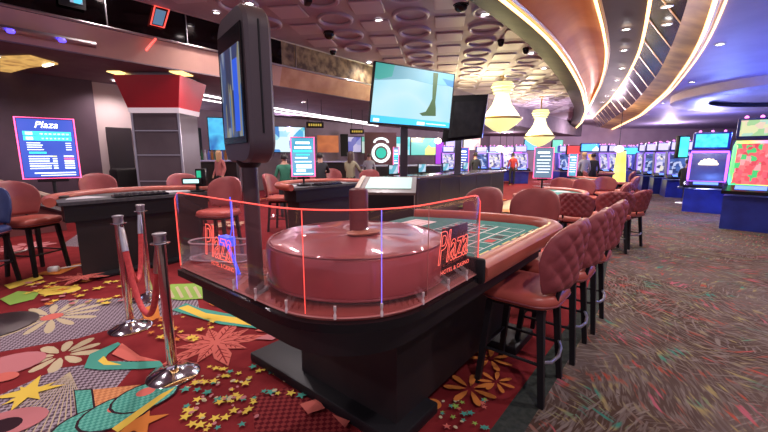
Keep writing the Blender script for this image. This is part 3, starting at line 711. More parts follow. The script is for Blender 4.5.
for sgn in (-1, 1):
    y = sgn*(HT/2+.002)
    mb = MB(); mb.slab([HP(x, y, z) for x, z in ((-.145,.625),(.145,.625),(.145,1.045),(-.145,1.045))], HP(0,sgn*.004,0)); mb.build('bezel', BLACKG, t)
    mb = MB(); mb.slab([HP(x, y+sgn*.005, z) for x, z in ((-.122,.65),(.122,.65),(.122,.98),(-.122,.98))], HP(0,sgn*.001,0)); s_ = mb.build('screen', screen('results_screen_%d' % sgn, [(.03,.05,.14),(.05,.09,.22),(.26,.24,.14),(.05,.06,.12),(.03,.16,.5),(.25,.3,.38),(.03,.04,.09)], 22, .75, 'VORONOI', (1.6,1.6,.28)), t)
    mb = MB(); mb.slab([HP(x, y+sgn*.008, z) for x, z in ((.045,.67),(.10,.67),(.10,.93),(.045,.93))], HP(0,sgn*.0008,0)); mb.build('blue_panel', glow('deep_blue_screen', (.02,.09,.62), .9), s_)
mb = MB(); mb.tube([HP(HW/2+.001,.0,.66), HP(HW/2+.001,.0,1.05)], .004, 6); mb.build('side_groove', BLACK, t)
mb = MB(); mb.tube([HP(-HW/2-.001,.0,.66), HP(-HW/2-.001,.0,1.05)], .004, 6); mb.build('side_groove', BLACK, t)
mb = MB(); mb.lathe([(.036,.53),(.05,.55),(.05,.56),(0,.56)], n=20); mb.build('collar', BLACK, t)

# ================================================================== STANCHIONS AND ROPES
def stanchion(px, py, lab):
    p = at(px, py, 0); t = thing('stanchion', lab, 'stanchion', tuple(p), random.random(), 'chrome rope stanchions')
    mb = MB(); mb.lathe([(0,.0),(.165,.0),(.168,.008),(.16,.018),(.11,.035),(.05,.058),(.036,.075),(.034,.09)], n=48); mb.build('base', CHROME, t)
    mb = MB(); mb.lathe([(.0315,.05),(.0315,.935),(0,.935)], n=28); mb.build('pole', CHROME, t)
    mb = MB(); mb.lathe([(.030,.93),(.058,.932),(.058,.938),(.030,.942)], n=28); mb.build('collar', CHROME, t)
    mb = MB(); mb.lathe([(.030,.94),(.036,.945),(.037,.985),(.042,.99),(.042,1.0),(.03,1.004),(0,1.006)], n=28); mb.build('cap', STEEL, t)
    return p
sa_ = stanchion(173.5, 375, 'chrome stanchion nearest the camera, at the end of the front red rope')
sb_ = stanchion(131, 328, 'chrome stanchion in the middle, where both red ropes meet')
sc_ = stanchion(150, 298, 'chrome stanchion farthest back, against the dark table')
def rope(p, q, low, lab):
    d = (q-p); d.z = 0; dn = d.normalized(); a = p+dn*.06; b = q-dn*.06
    t = thing('barrier_rope', lab, 'rope', (a.x, a.y, 0)); n = 30; L = []
    for i in range(n+1):
        s = i/n; w = 1-abs(2*s-1)**2.3
        L.append(Vector((a.x+(b.x-a.x)*s-a.x, a.y+(b.y-a.y)*s-a.y, .875-(.875-low)*w)))
    mb = MB(); mb.tube(L[1:-1], .021, 14); mb.build('velvet', ROPEM, t)
    for e, f in ((L[0],L[2]),(L[-1],L[-3])):
        mb = MB(); mb.tube([e+Vector((0,0,.03)), e.lerp(f,.5)+Vector((0,0,.01)), f], [.017,.025,.025], 12); mb.build('ferrule', STEEL, t)
rope(sb_, sa_, .30, 'front red velvet rope sagging between the middle and the nearest stanchion')
rope(sc_, sb_, .32, 'rear red velvet rope hanging between the middle and the farthest stanchion')

# ================================================================== BAR STOOLS
def stool_proto():
    t = thing('bar_stool', 'x', 'stool')
    mb = MB(); pad(mb, .49, .48, .61, .70, .14, n=7); s_ = mb.build('seat', SEATM, t, 50)
    mb = MB(); L = rrect(.498, .488, .142, 7); mb.tube([(x, y, .635) for x, y in L], .006, 6, closed=True); mb.build('piping', mat('dark_maroon'), s_)
    # backrest: curved padded shell, smooth in front, quilted behind
    nx, nz = 56, 44; FR, RE = [], []
    for j in range(nz+1):
        tt = 1-(1-j/nz)**1.7; z = .71+.425*tt
        w = .27*max(.22, max(0, 1-(max(0,(tt-.42)/.58))**3.2)**(1/2.3))*(.80+.20*min(1, tt/.42)**.8)
        a, b = [], []
        for i in range(nx+1):
            s = -1+2*i/nx; x = w*s; e = max(abs(s), abs(2*tt-1)); th = .028*math.sqrt(max(0, 1-e**6))
            y = -.25-.06*tt+.12*s*s*(w/.27)**2
            qd = abs(math.sin((x/.095+z/.12)*PI)*math.sin((x/.095-z/.12)*PI))**.5*.020*(1-e**8)
            a.append(Vector((x, y+th, z))); b.append(Vector((x, y-th-qd, z)))
        FR.append(a); RE.append(b)
    mb = MB(); mb.m(0); f = [[mb.bm.verts.new(p) for p in r] for r in FR]; r = [[mb.bm.verts.new(p) for p in rr] for rr in RE]
    for j in range(nz):
        for i in range(nx):
            mb.m(0)._f([f[j][i], f[j][i+1], f[j+1][i+1], f[j+1][i]]); mb.m(1)._f([r[j][i+1], r[j][i], r[j+1][i], r[j+1][i+1]])
    for j in range(nz): mb._f([f[j][0], f[j+1][0], r[j+1][0], r[j][0]]); mb._f([f[j][nx], r[j][nx], r[j+1][nx], f[j+1][nx]])
    for i in range(nx): mb._f([f[0][i], r[0][i], r[0][i+1], f[0][i+1]]); mb._f([f[nz][i], f[nz][i+1], r[nz][i+1], r[nz][i]])
    mb.build('backrest', [BACKM, QUILT], t, 60)
    for s in (-1, 1):
        mb = MB(); mb.tube([(s*.13,-.12,.60),(s*.13,-.22,.62),(s*.13,-.245,.76)], .013, 8); mb.build('back_support', BLACK, t)
    mb = MB(); mb.box((0,0,.588), (.36,.34,.03), bev=.008); mb.build('seat_frame', BLACK, t)
    for sx in (-1, 1):
        for sy in (-1, 1):
            mb = MB(); a, b = Vector((sx*.165, sy*.155, .59)), Vector((sx*.20, sy*.205, 0))
            d = .021; 
            mb.rings([[a+Vector((x*d,y*d,0)) for x, y in ((1,1),(-1,1),(-1,-1),(1,-1))], [b+Vector((x*d*.8,y*d*.8,0)) for x, y in ((1,1),(-1,1),(-1,-1),(1,-1))]]); mb.build('leg', BLACK, t, 20)
    mb = MB(); z = .26; x = .188; y = .184
    mb.tube([(-x,y,z),(-x,-y,z)], .010, 8); mb.tube([(x,y,z),(x,-y,z)], .010, 8); mb.tube([(-x,y,z),(x,y,z)], .010, 8); mb.build('stretcher', BLACK, t)
    mb = MB(); mb.tube([(-x,-y,z+.02),(-x*.6,-y-.035,z),(0,-y-.05,z-.005),(x*.6,-y-.035,z),(x,-y,z+.02)], .011, 8); mb.build('footrest', mat('dull_steel', (.30,.28,.29), .4, .8), t)
    return t
PROTO = stool_proto(); used = []
def stool(x, y, rz, lab, group, s=1.):
    o = PROTO if not used else copy_tree(PROTO)
    used.append(o); o.location = (x, y, 0); o.rotation_euler = (0,0,rz); o.scale = (s,s,s); o['label'] = lab; o['group'] = group
    return o
def stool_at(px, py, face, lab, group, zb=.95, s=1.):
    """stool whose backrest centre stands behind that spot; face = bearing its sitter looks to, in degrees from u"""
    p = at(px, py, zb*s); rz = RU+math.radians(face)-PI/2
    d = Matrix.Rotation(rz, 3, 'Z')@Vector((0,-.26*s,0))
    return stool(p.x-d.x, p.y-d.y, rz, lab, group, s)
GA = 'bar stools along the roulette table'
for k, (u, v) in enumerate(((2.35,.75),(2.98,.72),(3.60,.70))):
    p = UV(u, v); stool(p.x, p.y, RU, ('nearest red stool with quilted back tucked under the roulette rail','second red stool along the roulette rail, behind the nearest one','third red stool along the roulette rail, at its far corner')[k], GA)
stool_at(487,203,168,'smooth-backed stool at the far end of the roulette table, beside the clear guard corner',GA)
stool_at(537,205,180,'smooth-backed stool at the far corner of the roulette table, right of the other',GA)
GB = 'stools around the tables beyond the roulette table'
for a in ((573,203,0,'wide quilted stool back just beyond the far corner of the roulette table',1.),(617,201.5,22,'quilted stool back facing us behind the row of roulette stools, left of the aisle one',1.),(644,199,70,'quilted stool seen from the side, standing out into the aisle',1.),
          (582,185.5,-140,'low looking smooth stool across the second table',1.),(604,182.5,-150,'smooth stool on the far side of the second table',1.),(627,190,100,'quilted stool behind the one standing out into the aisle',1.),(636,182,100,'quilted stool at the third table nearest the aisle',1.),
          (561,184,-150,'smooth stool left of the second table, below the lit sign',1.),(633,176,100,'farthest quilted stool beside the yellow lit column',1.),(585,175,-80,'small smooth stool at the third table below the standing people',1.)):
    o = stool_at(a[0], a[1], a[2], a[3], GB, zb=.81); o.scale = (1,1,.85)
GC = 'stools around the left card table'
for a in ((10,196,-60,'large red stool at the left edge behind the lit sign'),(97,184,-92,'red stool behind the middle of the left card table'),(182,184,-95,'red stool behind the right part of the left card table, below the red column'),(228,189.5,-150,'red stool just left of the display pole, seen from the front')):
    stool_at(a[0], a[1], a[2], a[3], GC, s=1.04)
GD = 'stools around the middle card table'
for a in ((268,183,-60,'red stool just right of the display pole at the middle card table'),(311,174,-95,'red stool half hidden behind the middle lit sign'),(332,175,-95,'red stool right of the middle lit sign'),(370,176.5,-150,'red stool at the right end of the middle card table')):
    stool_at(a[0], a[1], a[2], a[3], GD)
# navy stool cut by the left edge
o = copy_tree(PROTO); p = at(-8,236,.6); o.location = (p.x-.12, p.y-.05, 0); o.rotation_euler = (0,0,RU+2.5)
tag(o, 'navy blue stool cut by the left picture edge', 'stool', GC)
for ch in [x for x in bpy.data.objects if x.parent == o]:
    if ch.name.startswith(('seat', 'backrest')) and not ch.name.startswith('seat_frame'):
        ch.data = ch.data.copy()
        for i in range(len(ch.data.materials)): ch.data.materials[i] = NAVY

# ================================================================== CARD TABLES
def card_table(u, v, rz, lab, s=1., felt=FELTD, sz=1.):
    p = UV(u, v); t = thing('card_table', lab, 'table', (p.x, p.y, 0), RU+rz, 'half-round card tables'); t.scale = (s,s,sz)
    Z_ = .97
    half = [(.90*math.cos(a), .95*math.sin(a)**.8 if math.sin(a) > 0 else 0) for a in [PI*i/28 for i in range(29)]]
    mb = MB(); mb.prism([(x*.93, y*.93) for x, y in half], Z_-.05, Z_-.01); mb.build('table_top', felt, t)
    mb = MB(); mb.tube([(x, y, Z_) for x, y in half], .055, 12); mb.build('padded_rail', RAILM, t)
    mb = MB(); mb.prism([(x*.88, y*.88+.02) for x, y in half], Z_-.25, Z_-.05); mb.build('apron', BLACK, t)
    mb = MB(); mb.prism([(-.70,.06),(.70,.06),(.62,.5),(-.62,.5)], .05, Z_-.25); mb.build('pedestal', DARKTBL, t)
    mb = MB(); mb.box((0,.3,.025), (1.2,.75,.05), bev=.01); mb.build('base', BLACK, t)
    tr_ = MB(); tr_.box((0,.12,Z_+.004), (.6,.17,.03), bev=.004); ob = tr_.build('chip_tray', BLACKG, t)
    mb = MB()
    for i in range(8): mb.tube([(-.25+i*.071,.05,Z_+.02),(-.25+i*.071,.19,Z_+.02)], .024, 8)
    mb.build('tray_slot', mat('dark_slot', (.05,.045,.05), .35), ob)
    mb = MB(); mb.poly([(-.72,.30,Z_-.0095),(-.3,.30,Z_-.0095),(-.45,.62,Z_-.0095),(-.66,.5,Z_-.0095)]); mb.poly([(.3,.30,Z_-.0095),(.72,.30,Z_-.0095),(.66,.5,Z_-.0095),(.45,.62,Z_-.0095)])
    mb.build('felt_print', mat('pale_print', (.4,.38,.4), .7), t)
    return t
card_table(1.75, 5.52, 0, 'long dark card table with a red rail on the left, behind the rope stanchions', 1.05)
card_table(4.6, 5.0, 0, 'dark card table in the middle distance under the small lit sign')
card_table(7.35, 2.35, PI, 'second table on the right, among the quilted stools beyond the roulette table', 1., FELT, .82)
card_table(12.0, 2.75, PI, 'third table on the right, among the stools along the aisle', 1., FELT, .82)
card_table(16.5, 3.2, PI, 'farthest table on the right, in front of the standing people', 1., FELT, .82)

# ================================================================== LIT SIGNS ON STANDS
PINK = glow('pink_neon_frame', (1.,.10,.30), 2.6)
def lit_sign(px, pyc, Y, w, h, rz, zbase, lab, scr, rows, title=True, tilt=0.):
    p = aty(px, pyc, Y); t = thing('lit_sign', lab, 'sign', (p.x, Y, zbase), rz); zc = p.z-zbase
    R = lambda x, y, z: (x, y, z)
    mb = MB(); mb.box((0,.012,zc), (w,.03,h), bev=.006); mb.build('panel', BLACK, t)
    mb = MB(); mb.box((0,-.006,zc), (w*.95,.006,h*.96)); mb.build('screen', scr, t)
    mb = MB(); mb.tube([(-w/2,-.008,zc-h/2),(w/2,-.008,zc-h/2),(w/2,-.008,zc+h/2),(-w/2,-.008,zc+h/2)], .0095, 6, closed=True); mb.build('neon_frame', PINK, t)
    if title:
        o = text_mesh('Plaza', h*.15, glow('white_letter', (1,1,1), 3.0), 'lettering', t, shear=.3)
        o.location = (0,-.012,zc+h*.385); o.rotation_euler = (PI/2,0,0)
    mb = MB()
    for i, (k, x0, x1, z, hh) in enumerate(rows): mb.m(k).box(((x0+x1)/2*w,-.0105,zc+z*h), ((x1-x0)*w,.002,hh*h))
    mb.build('print', [glow('white_line', (.8,.9,1.), 1.6), glow('cyan_line', (.06,.8,.75), 1.2), glow('red_line', (1.,.12,.25), 1.6), glow('yellow_line', (.75,.75,.35), 1.2)], t)
    mb = MB(); mb.box((0,.02,zc-h/2-.02), (w*.55,.05,.05), bev=.008); mb.tube([(0,.02,.02),(0,.02,zc-h/2)], .02, 10); mb.lathe([(0,0),(.13,0),(.13,.012),(.03,.03),(0,.03)], (0,.02,0), 24); mb.build('stand', BLACK, t)
    return t
random.seed(3)
R1 = [(1,-.40,.42,.245,.07),(1,-.40,.42,.165,.07),(0,-.36,-.24,.245,.05),(0,-.36,-.24,.165,.05)]
for i in range(7): R1.append((0,-.12+i*.075,-.07+i*.075,.24,.022)); R1.append((0,-.1+i*.07,-.06+i*.07,.165,.02))
for i, z in enumerate((.09,.055,.02,-.02)):
    R1.append((0,-.36,-.36+.2+.12*random.random(),z,.014)); R1.append((0,.30,.40,z,.014))
R1.append((1,-.34,-.05,-.07,.03))
for i in range(6):
    z = -.13-i*.04; R1.append((0,-.36,-.02+.1*random.random(),z,.018)); R1.append((3 if i == 0 else 0,.04,.12,z,.02)); R1.append((2 if i == 1 else 0,.24,.42,z,.022))
R1.append((0,-.3,.42,-.41,.02)); R1.append((0,-.2,.42,-.45,.012))
BLSCR = screen('blue_sign_screen', [(.02,.05,.42),(.05,.11,.62),(.12,.13,.70)], 1.2, 1.0, 'NOISE')
lit_sign(49, 148.5, 4.65, .54, .73, math.radians(38), .97, 'large lit sign with a blue screen and pink neon frame on the left card table', BLSCR, R1)
R2 = [(0,-.3,.3,.36,.06),(0,-.36,.36,.24,.06),(1,-.4,.4,.15,.05),(1,-.3,.3,.06,.03),(0,-.34,.2,-.02,.03),(0,-.36,.36,-.12,.03),(0,-.3,.36,-.24,.1),(0,-.3,.1,-.35,.06),(0,-.42,.42,-.43,.03)]
TEALSCR = screen('teal_sign_screen', [(.05,.35,.55),(.12,.45,.65),(.35,.25,.55)], 2.0, 1.0, 'NOISE')
lit_sign(303, 157, 6.6, .40, .68, math.radians(12), .97, 'small lit sign with a pale teal screen and pink frame on the middle card table', TEALSCR, R2, False)
R3 = [(0,-.34,.3,.34,.06),(0,-.2,.36,.22,.03),(0,-.36,.36,.10,.03),(0,-.36,.3,0,.025),(0,-.36,.36,-.1,.025),(0,-.3,.36,-.2,.025),(0,-.36,.3,-.3,.025)]
GREYSCR = screen('grey_sign_screen', [(.10,.2,.32),(.16,.26,.38),(.22,.28,.42)], 2.0, .9, 'NOISE')
lit_sign(543.5, 163, 8.9, .42, .72, math.radians(-14), 0, 'lit sign with grey blue screen and red frame on the right, under the farther chandelier', GREYSCR, R3, False)
lit_sign(573, 165, 12.5, .30, .75, math.radians(-60), 0, 'narrow lit sign turned sideways, right of the grey blue sign', TEALSCR, R3, False)
lit_sign(462, 160, 14.5, .5, .95, math.radians(-10), 0, 'lit sign with a blue screen behind the second television post', BLSCR, R3, False)
lit_sign(396, 160, 11.0, .16, .75, 0, 0, 'narrow lit teal and red panel left of the first television post', TEALSCR, R2, False)

# ================================================================== TELEVISIONS AND PIT COUNTER
def quad_lerp(c, s, t): # c: tl, tr, br, bl
    return c[0].lerp(c[1], s).lerp(c[3].lerp(c[2], s), t)
def planar(c):
    ctr = (c[0]+c[1]+c[2]+c[3])/4; w_ = ((c[1]-c[0])+(c[2]-c[3]))/4; h_ = ((c[3]-c[0])+(c[2]-c[1]))/4
    return ctr-w_-h_, ctr+w_-h_, ctr+w_+h_, ctr-w_+h_
tl, tr_, br, bl = planar((aty(375,62,7.6), aty(455,75,8.5), aty(448,128,8.3), aty(371,122,7.4)))
n = (tr_-tl).cross(bl-tl).normalized(); n = -n if n.y < 0 else n      # away from the viewer
t = thing('television', 'big television on a post above the pit counter, showing a pale blue picture', 'television', tuple((tl+br)/2))
o_ = (tl+br)/2; K = [p-o_ for p in (tl, tr_, br, bl)]
mb = MB(); mb.slab([quad_lerp(K, s, q)+n*.0 for s, q in ((-.015,-.02),(1.015,-.02),(1.015,1.03),(-.015,1.03))], n*.06); mb.build('bezel', BLACK, t)
mb = MB(); mb.slab([quad_lerp(K, s, q)+n*.06 for s, q in ((.12,.15),(.88,.15),(.88,.9),(.12,.9))], n*.09); mb.build('back', BLACK, t)
mb = MB(); e = -n*.004
def tp(i, pts, d=1.): mb.m(i).poly([quad_lerp(K, s, q)+e*d for s, q in pts])
tp(0, [(0,0),(1,0),(1,1),(0,1)]); tp(1, [(0,0),(1,0),(1,.22),(.7,.24),(.4,.2),(0,.30)], 1.1); tp(2, [(0,0),(.22,0),(.2,.2),(.05,.28),(0,.26)], 1.2)
tp(3, [(.71,.02),(.78,.02),(.775,.55),(.79,.66),(.80,.8),(.62,.82),(.58,.78),(.66,.74),(.70,.62),(.73,.5)], 1.3)
tp(4, [(.84,.1),(1,.12),(1,.24),(.92,.22)], 1.3); tp(5, [(0,.88),(1,.90),(1,1),(0,1)], 1.3); tp(6, [(.03,.93),(.1,.93),(.1,.985),(.03,.985)], 1.4); tp(6, [(.56,.93),(.66,.93),(.66,.985),(.56,.985)], 1.4); tp(6, [(.68,.945),(.95,.95),(.95,.965),(.68,.96)], 1.4)
mb.build('screen', [screen('tv_pale', [(.30,.66,.80),(.48,.74,.82),(.36,.70,.85)], .8, 1.0, 'NOISE'), glow('tv_blue', (.13,.34,.42), .85), glow('tv_green', (.05,.36,.32), .8), glow('tv_olive', (.05,.11,.04), .8), glow('tv_navy', (.06,.2,.42), .8), glow('tv_ticker', (.04,.45,.85), 1.1), glow('tv_white', (.75,.9,1.), 1.1)], t, 0)
# second television, its back and side towards us
tl, tr_, br, bl = planar((aty(449,98,9.0), aty(489,92,9.6), aty(481,140,9.5), aty(444,140,8.9)))
o2 = (tl+br)/2; K2 = [p-o2 for p in (tl, tr_, br, bl)]; n2 = (K2[1]-K2[0]).cross(K2[3]-K2[0]).normalized(); n2 = -n2 if n2.y < 0 else n2
t = thing('television', 'second television seen from its dark back, right of the big pale blue one', 'television', tuple(o2))
mb = MB(); mb.slab(K2, n2*.06); mb.build('bezel', mat('matt_black', (.01,.01,.01), .9, spec=.1), t)
mb = MB(); mb.slab([quad_lerp(K2, s, q)-n2*.0 for s, q in ((.1,.15),(.85,.15),(.85,.92),(.1,.92))], -n2*.09); mb.build('back', noisy('tv_back_black', (.010,.010,.011), (.016,.016,.017), 5, .9, spec=.1), t)
mb = MB(); mb.slab([quad_lerp(K2, s, q)+n2*.065 for s, q in ((.02,.03),(.99,.03),(.99,.97),(.02,.97))], n2*.006); mb.build('screen', glow('tv_white2', (.7,.8,.9), 1.2), t)
mb = MB(); mb.slab([quad_lerp(K2, s, q) for s, q in ((1.0,0),(1.02,0),(1.02,1),(1.0,1))], n2*.06); mb.build('edge_strip', STEEL, t)
def post(px, Y, z0, z1, lab, arm=None):
    p = aty(px, 150, Y); t = thing('television_post', lab, 'post', (p.x, Y, z0))
    mb = MB(); mb.box((0,0,(z1-z0)/2), (.16,.10,z1-z0), bev=.008); mb.build('pole', noisy('slate_post', (.05,.05,.075), (.06,.06,.085), 2, .45, .2), t)
    mb = MB(); mb.box((0,0,.012), (.30,.26,.024), bev=.005); mb.build('plate', BLACK, t)
    mb = MB(); mb.box((0,-.05 if not arm else arm, z1-z0-.25), (.34,.18,.36), bev=.01); mb.build('bracket', BLACK, t)
post(404, 8.2, .99, 2.75, 'left slate post carrying the big television over the pit counter')
post(458, 9.6, .99, 2.75, 'right slate post carrying the second television over the pit counter', -.1)
# dark counter of the pit
CTR = noisy('black_counter', (.010,.007,.009), (.018,.013,.013), 3, .35)
t = thing('pit_counter', 'long dark counter of the pit under the television posts', 'counter', tuple(UV(9,5.3)), RU)
L_ = 6.2
mb = MB(); mb.box((.2,0,.46), (L_,.9,.92)); mb.build('body', CTR, t)
mb = MB(); mb.box((.2,0,.955), (L_+.1,1.0,.06), bev=.012); mb.build('worktop', mat('grey_gloss_top', (.07,.06,.075), .15), t)
mb = MB()
for i in range(7): mb.box((-2.9+i*1.03,-.455,.46), (.012,.012,.86))
mb.build('panel_joint', mat('joint_grey', (.12,.1,.1), .4), t)
for k in range(4):
    x = -1.9+k*1.25
    w_ = thing('monitor', ('low screen on the pit counter nearest the left post','low screen on the pit counter between the posts','low screen on the pit counter by the right post','farthest low screen on the pit counter')[k], 'monitor', tuple(UV(9+x,5.3+.25,.985)), RU, 'screens on the pit counter')
    mb = MB(); mb.box((0,0,.17), (.36,.03,.23), bev=.005); mb.build('housing', BLACK, w_)
    mb = MB(); mb.box((0,-.017,.17), (.33,.004,.2)); mb.build('screen', screen('counter_screen', [(.1,.4,.5),(.5,.6,.7),(.2,.2,.5)], 5, 1.0), w_)
    mb = MB(); mb.tube([(0,.01,0),(0,.01,.1)], .015, 8); mb.box((0,.01,.006), (.2,.14,.012)); mb.build('stand', BLACK, w_)
# podium with a slanted lit top
p = at(384,186,1.10); t = thing('podium', 'dark podium with a slanted pale green screen behind the roulette table', 'podium', (p.x, p.y, 0), -.10)
mb = MB(); mb.slab([(-.34,-.34,0),(.40,-.34,0),(.40,-.34,1.02),(-.34,-.34,1.02)], (0,.68,0)); mb.build('body', CTR, t)
mb = MB(); mb.slab([(-.36,-.36,1.02),(.42,-.36,1.02),(.42,.36,1.17),(-.36,.36,1.17)], (0,0,.03)); mb.build('slanted_top', mat('brown_top', (.14,.09,.08), .35), t)
mb = MB(); mb.slab([(-.22,-.22,1.085),(.36,-.22,1.085),(.36,.30,1.19),(-.22,.30,1.19)], (0,0,.006)); mb.build('screen', glow('pale_green_screen', (.35,.52,.47), .75), t)
mb = MB(); mb.slab([(-.34,-.34,1.052),(-.29,-.34,1.052),(-.29,.34,1.195),(-.34,.34,1.195)], (0,0,.02)); mb.build('side_rail', mat('tan_rail', (.5,.38,.3), .4), t)

# dealer terminal on the left table
p = UV(2.5,5.66,.97); t = thing('dealer_terminal', 'small dealer terminal with a pale green display in front of the display pole', 'terminal', (p.x,p.y,.97), .2)
mb = MB(); mb.box((-.06,-.05,.15), (.26,.05,.09), bev=.008); mb.build('housing', BLACK, t)
mb = MB(); mb.box((-.06,-.078,.15), (.21,.004,.055)); mb.build('screen', glow('terminal_screen', (.5,.85,.85), 1.1), t)
mb = MB(); mb.box((.06,.02,.2), (.14,.10,.26), bev=.01); mb.build('printer', BLACKG, t)
mb = MB(); mb.box((.06-.02,-.033,.25), (.06,.004,.1)); mb.build('green_lamp', glow('green_lamp', (.02,.45,.25), .8), t)
mb = MB(); mb.tube([(0,0,0),(0,0,.12)], .025, 8); mb.lathe([(0,0),(.1,0),(.1,.012),(0,.014)], n=20); mb.build('stand', BLACK, t)
# small things low on the left
p = at(54,272,0); t = thing('floor_cable', 'white plug on a thin cable lying on the carpet under the left card table', 'cable', (p.x,p.y,0), .4)
mb = MB(); mb.box((0,0,.04), (.12,.07,.07), bev=.02); mb.build('plug', WHITEPL, t)
mb = MB(); mb.tube([(.06,0,.04),(.25,.03,.05),(.55,.10,.012),(.7,.2,.012)], .008, 6); mb.build('cord', WHITEPL, t)
p = at(-8,327,0); t = thing('floor_stand', 'round dark metal base on the carpet at the left picture edge', 'base', (p.x,p.y,0))
mb = MB(); mb.lathe([(0,0),(.31,0),(.31,.012),(.1,.03),(.04,.05),(0,.05)], n=40); mb.build('disc', mat('dark_metal', (.045,.03,.035), .35, .5), t)
mb = MB(); mb.tube([(0,0,.04),(0,0,.95)], .03, 12); mb.build('pole', BLACK, t)

# ================================================================== LEFT BACKGROUND
# pillar with the red flared head
pv = aty(160,140,8.0); t = MB()
Rp = math.radians(0)
pil = thing('pillar', 'grey panelled pillar with a flared red head and chrome trim, left of the tall display', 'pillar', (pv.x,8.3,0), Rp); pil.scale = (.86,.86,1)
mb = MB(); mb.box((0,0,1.2), (1.13,.9,2.40)); mb.build('shaft', noisy('grey_panel', (.085,.062,.075), (.11,.085,.10), 1.5, .35), pil)
mb = MB()
for z in (.35,.95,1.5,2.0): mb.box((0,-.455,z), (1.12,.014,.02))
for x in (-.56,.56): mb.box((x,-.45,1.2), (.05,.03,2.4))
mb.build('chrome_trim', STEEL, pil)
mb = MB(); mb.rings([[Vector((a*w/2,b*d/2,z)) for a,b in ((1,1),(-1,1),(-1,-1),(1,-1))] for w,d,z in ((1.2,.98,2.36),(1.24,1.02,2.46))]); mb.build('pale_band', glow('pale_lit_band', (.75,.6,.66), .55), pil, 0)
mb = MB(); mb.rings([[Vector((a*w/2,b*d/2,z)) for a,b in ((1,1),(-1,1),(-1,-1),(1,-1))] for w,d,z in ((1.22,1.0,2.46),(1.56,1.3,3.08))]); mb.build('red_head', mat('red_head_paint', (.62,.014,.028), .35), pil, 0)
mb = MB(); mb.box((0,0,3.13), (1.2,1.0,.06)); mb.build('capital', STEEL, pil)
for x in (-.72,.72):
    mb = MB(); mb.box((x,-.45,3.135), (.3,.5,.02)); mb.build('uplight', glow('warm_uplight', (1.,.72,.25), 1.8), pil)
# doorway, booth, escalator rail
p, q = UV(2.74,10.70), UV(3.25,10.70)
mb = MB(); mb.slab([(p.x,p.y,0),(q.x,q.y,0),(q.x,q.y,2.15),(p.x,p.y,2.15)], UV(0,.04)); struct('door_1', mb, mat('dark_doorway', (.02,.014,.02), .6))
t = thing('cabinet', 'dark low cabinet with a white box in front of the doorway on the far left', 'cabinet', tuple(UV(3.45,10.1)), RU)
mb = MB(); mb.box((0,0,.6), (1.7,.6,1.2), bev=.08); mb.build('body', BLACK, t)
b = MB(); b.box((0,0,.09), (.16,.14,.18), bev=.01); b_ = b.build('box', mat('pale_box', (.6,.6,.66), .5)); b_.location = UV(3.35,10.05,1.2); b_.rotation_euler = (0,0,RU); tag(b_, 'small pale box on the dark cabinet in the doorway', 'box')
t = thing('escalator', 'sloping escalator balustrade with a brown handrail at the far left', 'escalator', tuple(UV(-.6,9.6)), RU)
def esc(d, z): return [(-2.2,d,z+1.9),(2.2,d,z-.30)]
mb = MB(); mb.slab([(-2.2,0,0),(2.2,0,0),(2.2,0,.45),(-2.2,0,2.6)], (0,.1,0)); mb.build('panel', mat('maroon_panel', (.16,.05,.05), .5), t)
mb = MB(); mb.tube([(-2.2,.05,2.72),(2.3,.05,.55)], .06, 8); mb.build('handrail', mat('tan_handrail', (.35,.24,.18), .4), t)
mb = MB(); mb.tube([(-2.2,-.02,2.5),(2.3,-.02,.33)], .07, 6); mb.build('skirt', mat('dark_skirt', (.04,.02,.025), .5), t)
for i in range(20):
    mb = MB(); mb.box((-2.1+i*.2,-.06,2.4-i*.0965), (.05,.05,.03)); mb.build('tread_edge', mat('tread_tan', (.3,.2,.16), .5), t)
# gold lit recess in the soffit and tubes on the copper band
mb = MB(); pts = [(0,56),(30,55),(58,63),(30,66),(0,74)]
mb.slab([at(x, y, 3.14) for x, y in pts], (0,0,-.03)); rec = tag(mb.build('ceiling_recess', screen('gold_recess', [(.35,.16,.05),(.75,.42,.12),(.45,.25,.08)], 4, .9, 'NOISE')), 'golden lit recess in the dark soffit at the upper left', 'light')
mb = MB(); mb.tube([at(x, y, 3.12) for x, y in ((44,65),(52,63))], .04, 6); mb.build('recess_lamp', glow('warm_white', (1,.9,.6), 4), rec)
mb = MB(); mb.tube([UV(-3,7.8,3.30), UV(2.0,7.84,3.30)], .05, 8); tub = mb.build('chrome_tube', STEEL); tag(tub, 'chrome tube running along the copper band at the upper left', 'tube')
for k, (u, lab) in enumerate(((.98,'left'),(1.55,'right'))):
    mb = MB(); mb.lathe([(0,0),(.04,.01),(.05,.03),(.04,.06),(0,.07)], n=16); o = mb.build('blue_lamp', glow('blue_lamp', (.08,.05,1.), 3)); o.location = UV(u,7.74,3.22); tag(o, 'round blue lamp on the chrome tube, the %s one of two' % lab, 'lamp', 'blue lamps on the copper band')
# red neon outline and blue screen reflected / set in the mirror fascia
t = thing('neon_sign', 'red neon outline sign with a blue centre on the smoked mirror band', 'sign', tuple(UV(3.02,7.83,3.95)), RU)
mb = MB(); mb.tube([(-.16,-.02,-.12),(-.06,-.02,.22),(.18,-.02,.22),(.06,-.02,-.12)], .014, 6, closed=True); mb.build('neon_outline', REDEDGE, t)
mb = MB(); mb.slab([(-.12,-.01,-.09),(-.04,-.01,.18),(.13,-.01,.18),(.04,-.01,-.09)], (0,.01,0)); mb.build('centre', glow('dim_blue', (.12,.25,.4), .6), t)
t2 = MB(); t2.tube([UV(2.74,7.80,3.36), UV(2.92,7.80,3.60)], .022, 6); tag(t2.build('neon_stroke', REDEDGE), 'short red neon stroke under the red neon outline sign', 'sign')
p = UV(1.75,7.80,3.97); t = thing('screen_panel', 'blue screen in the smoked mirror band at the top left corner', 'screen', tuple(p), RU)
mb = MB(); mb.box((0,0,0), (.34,.03,.34)); mb.build('housing', BLACK, t)
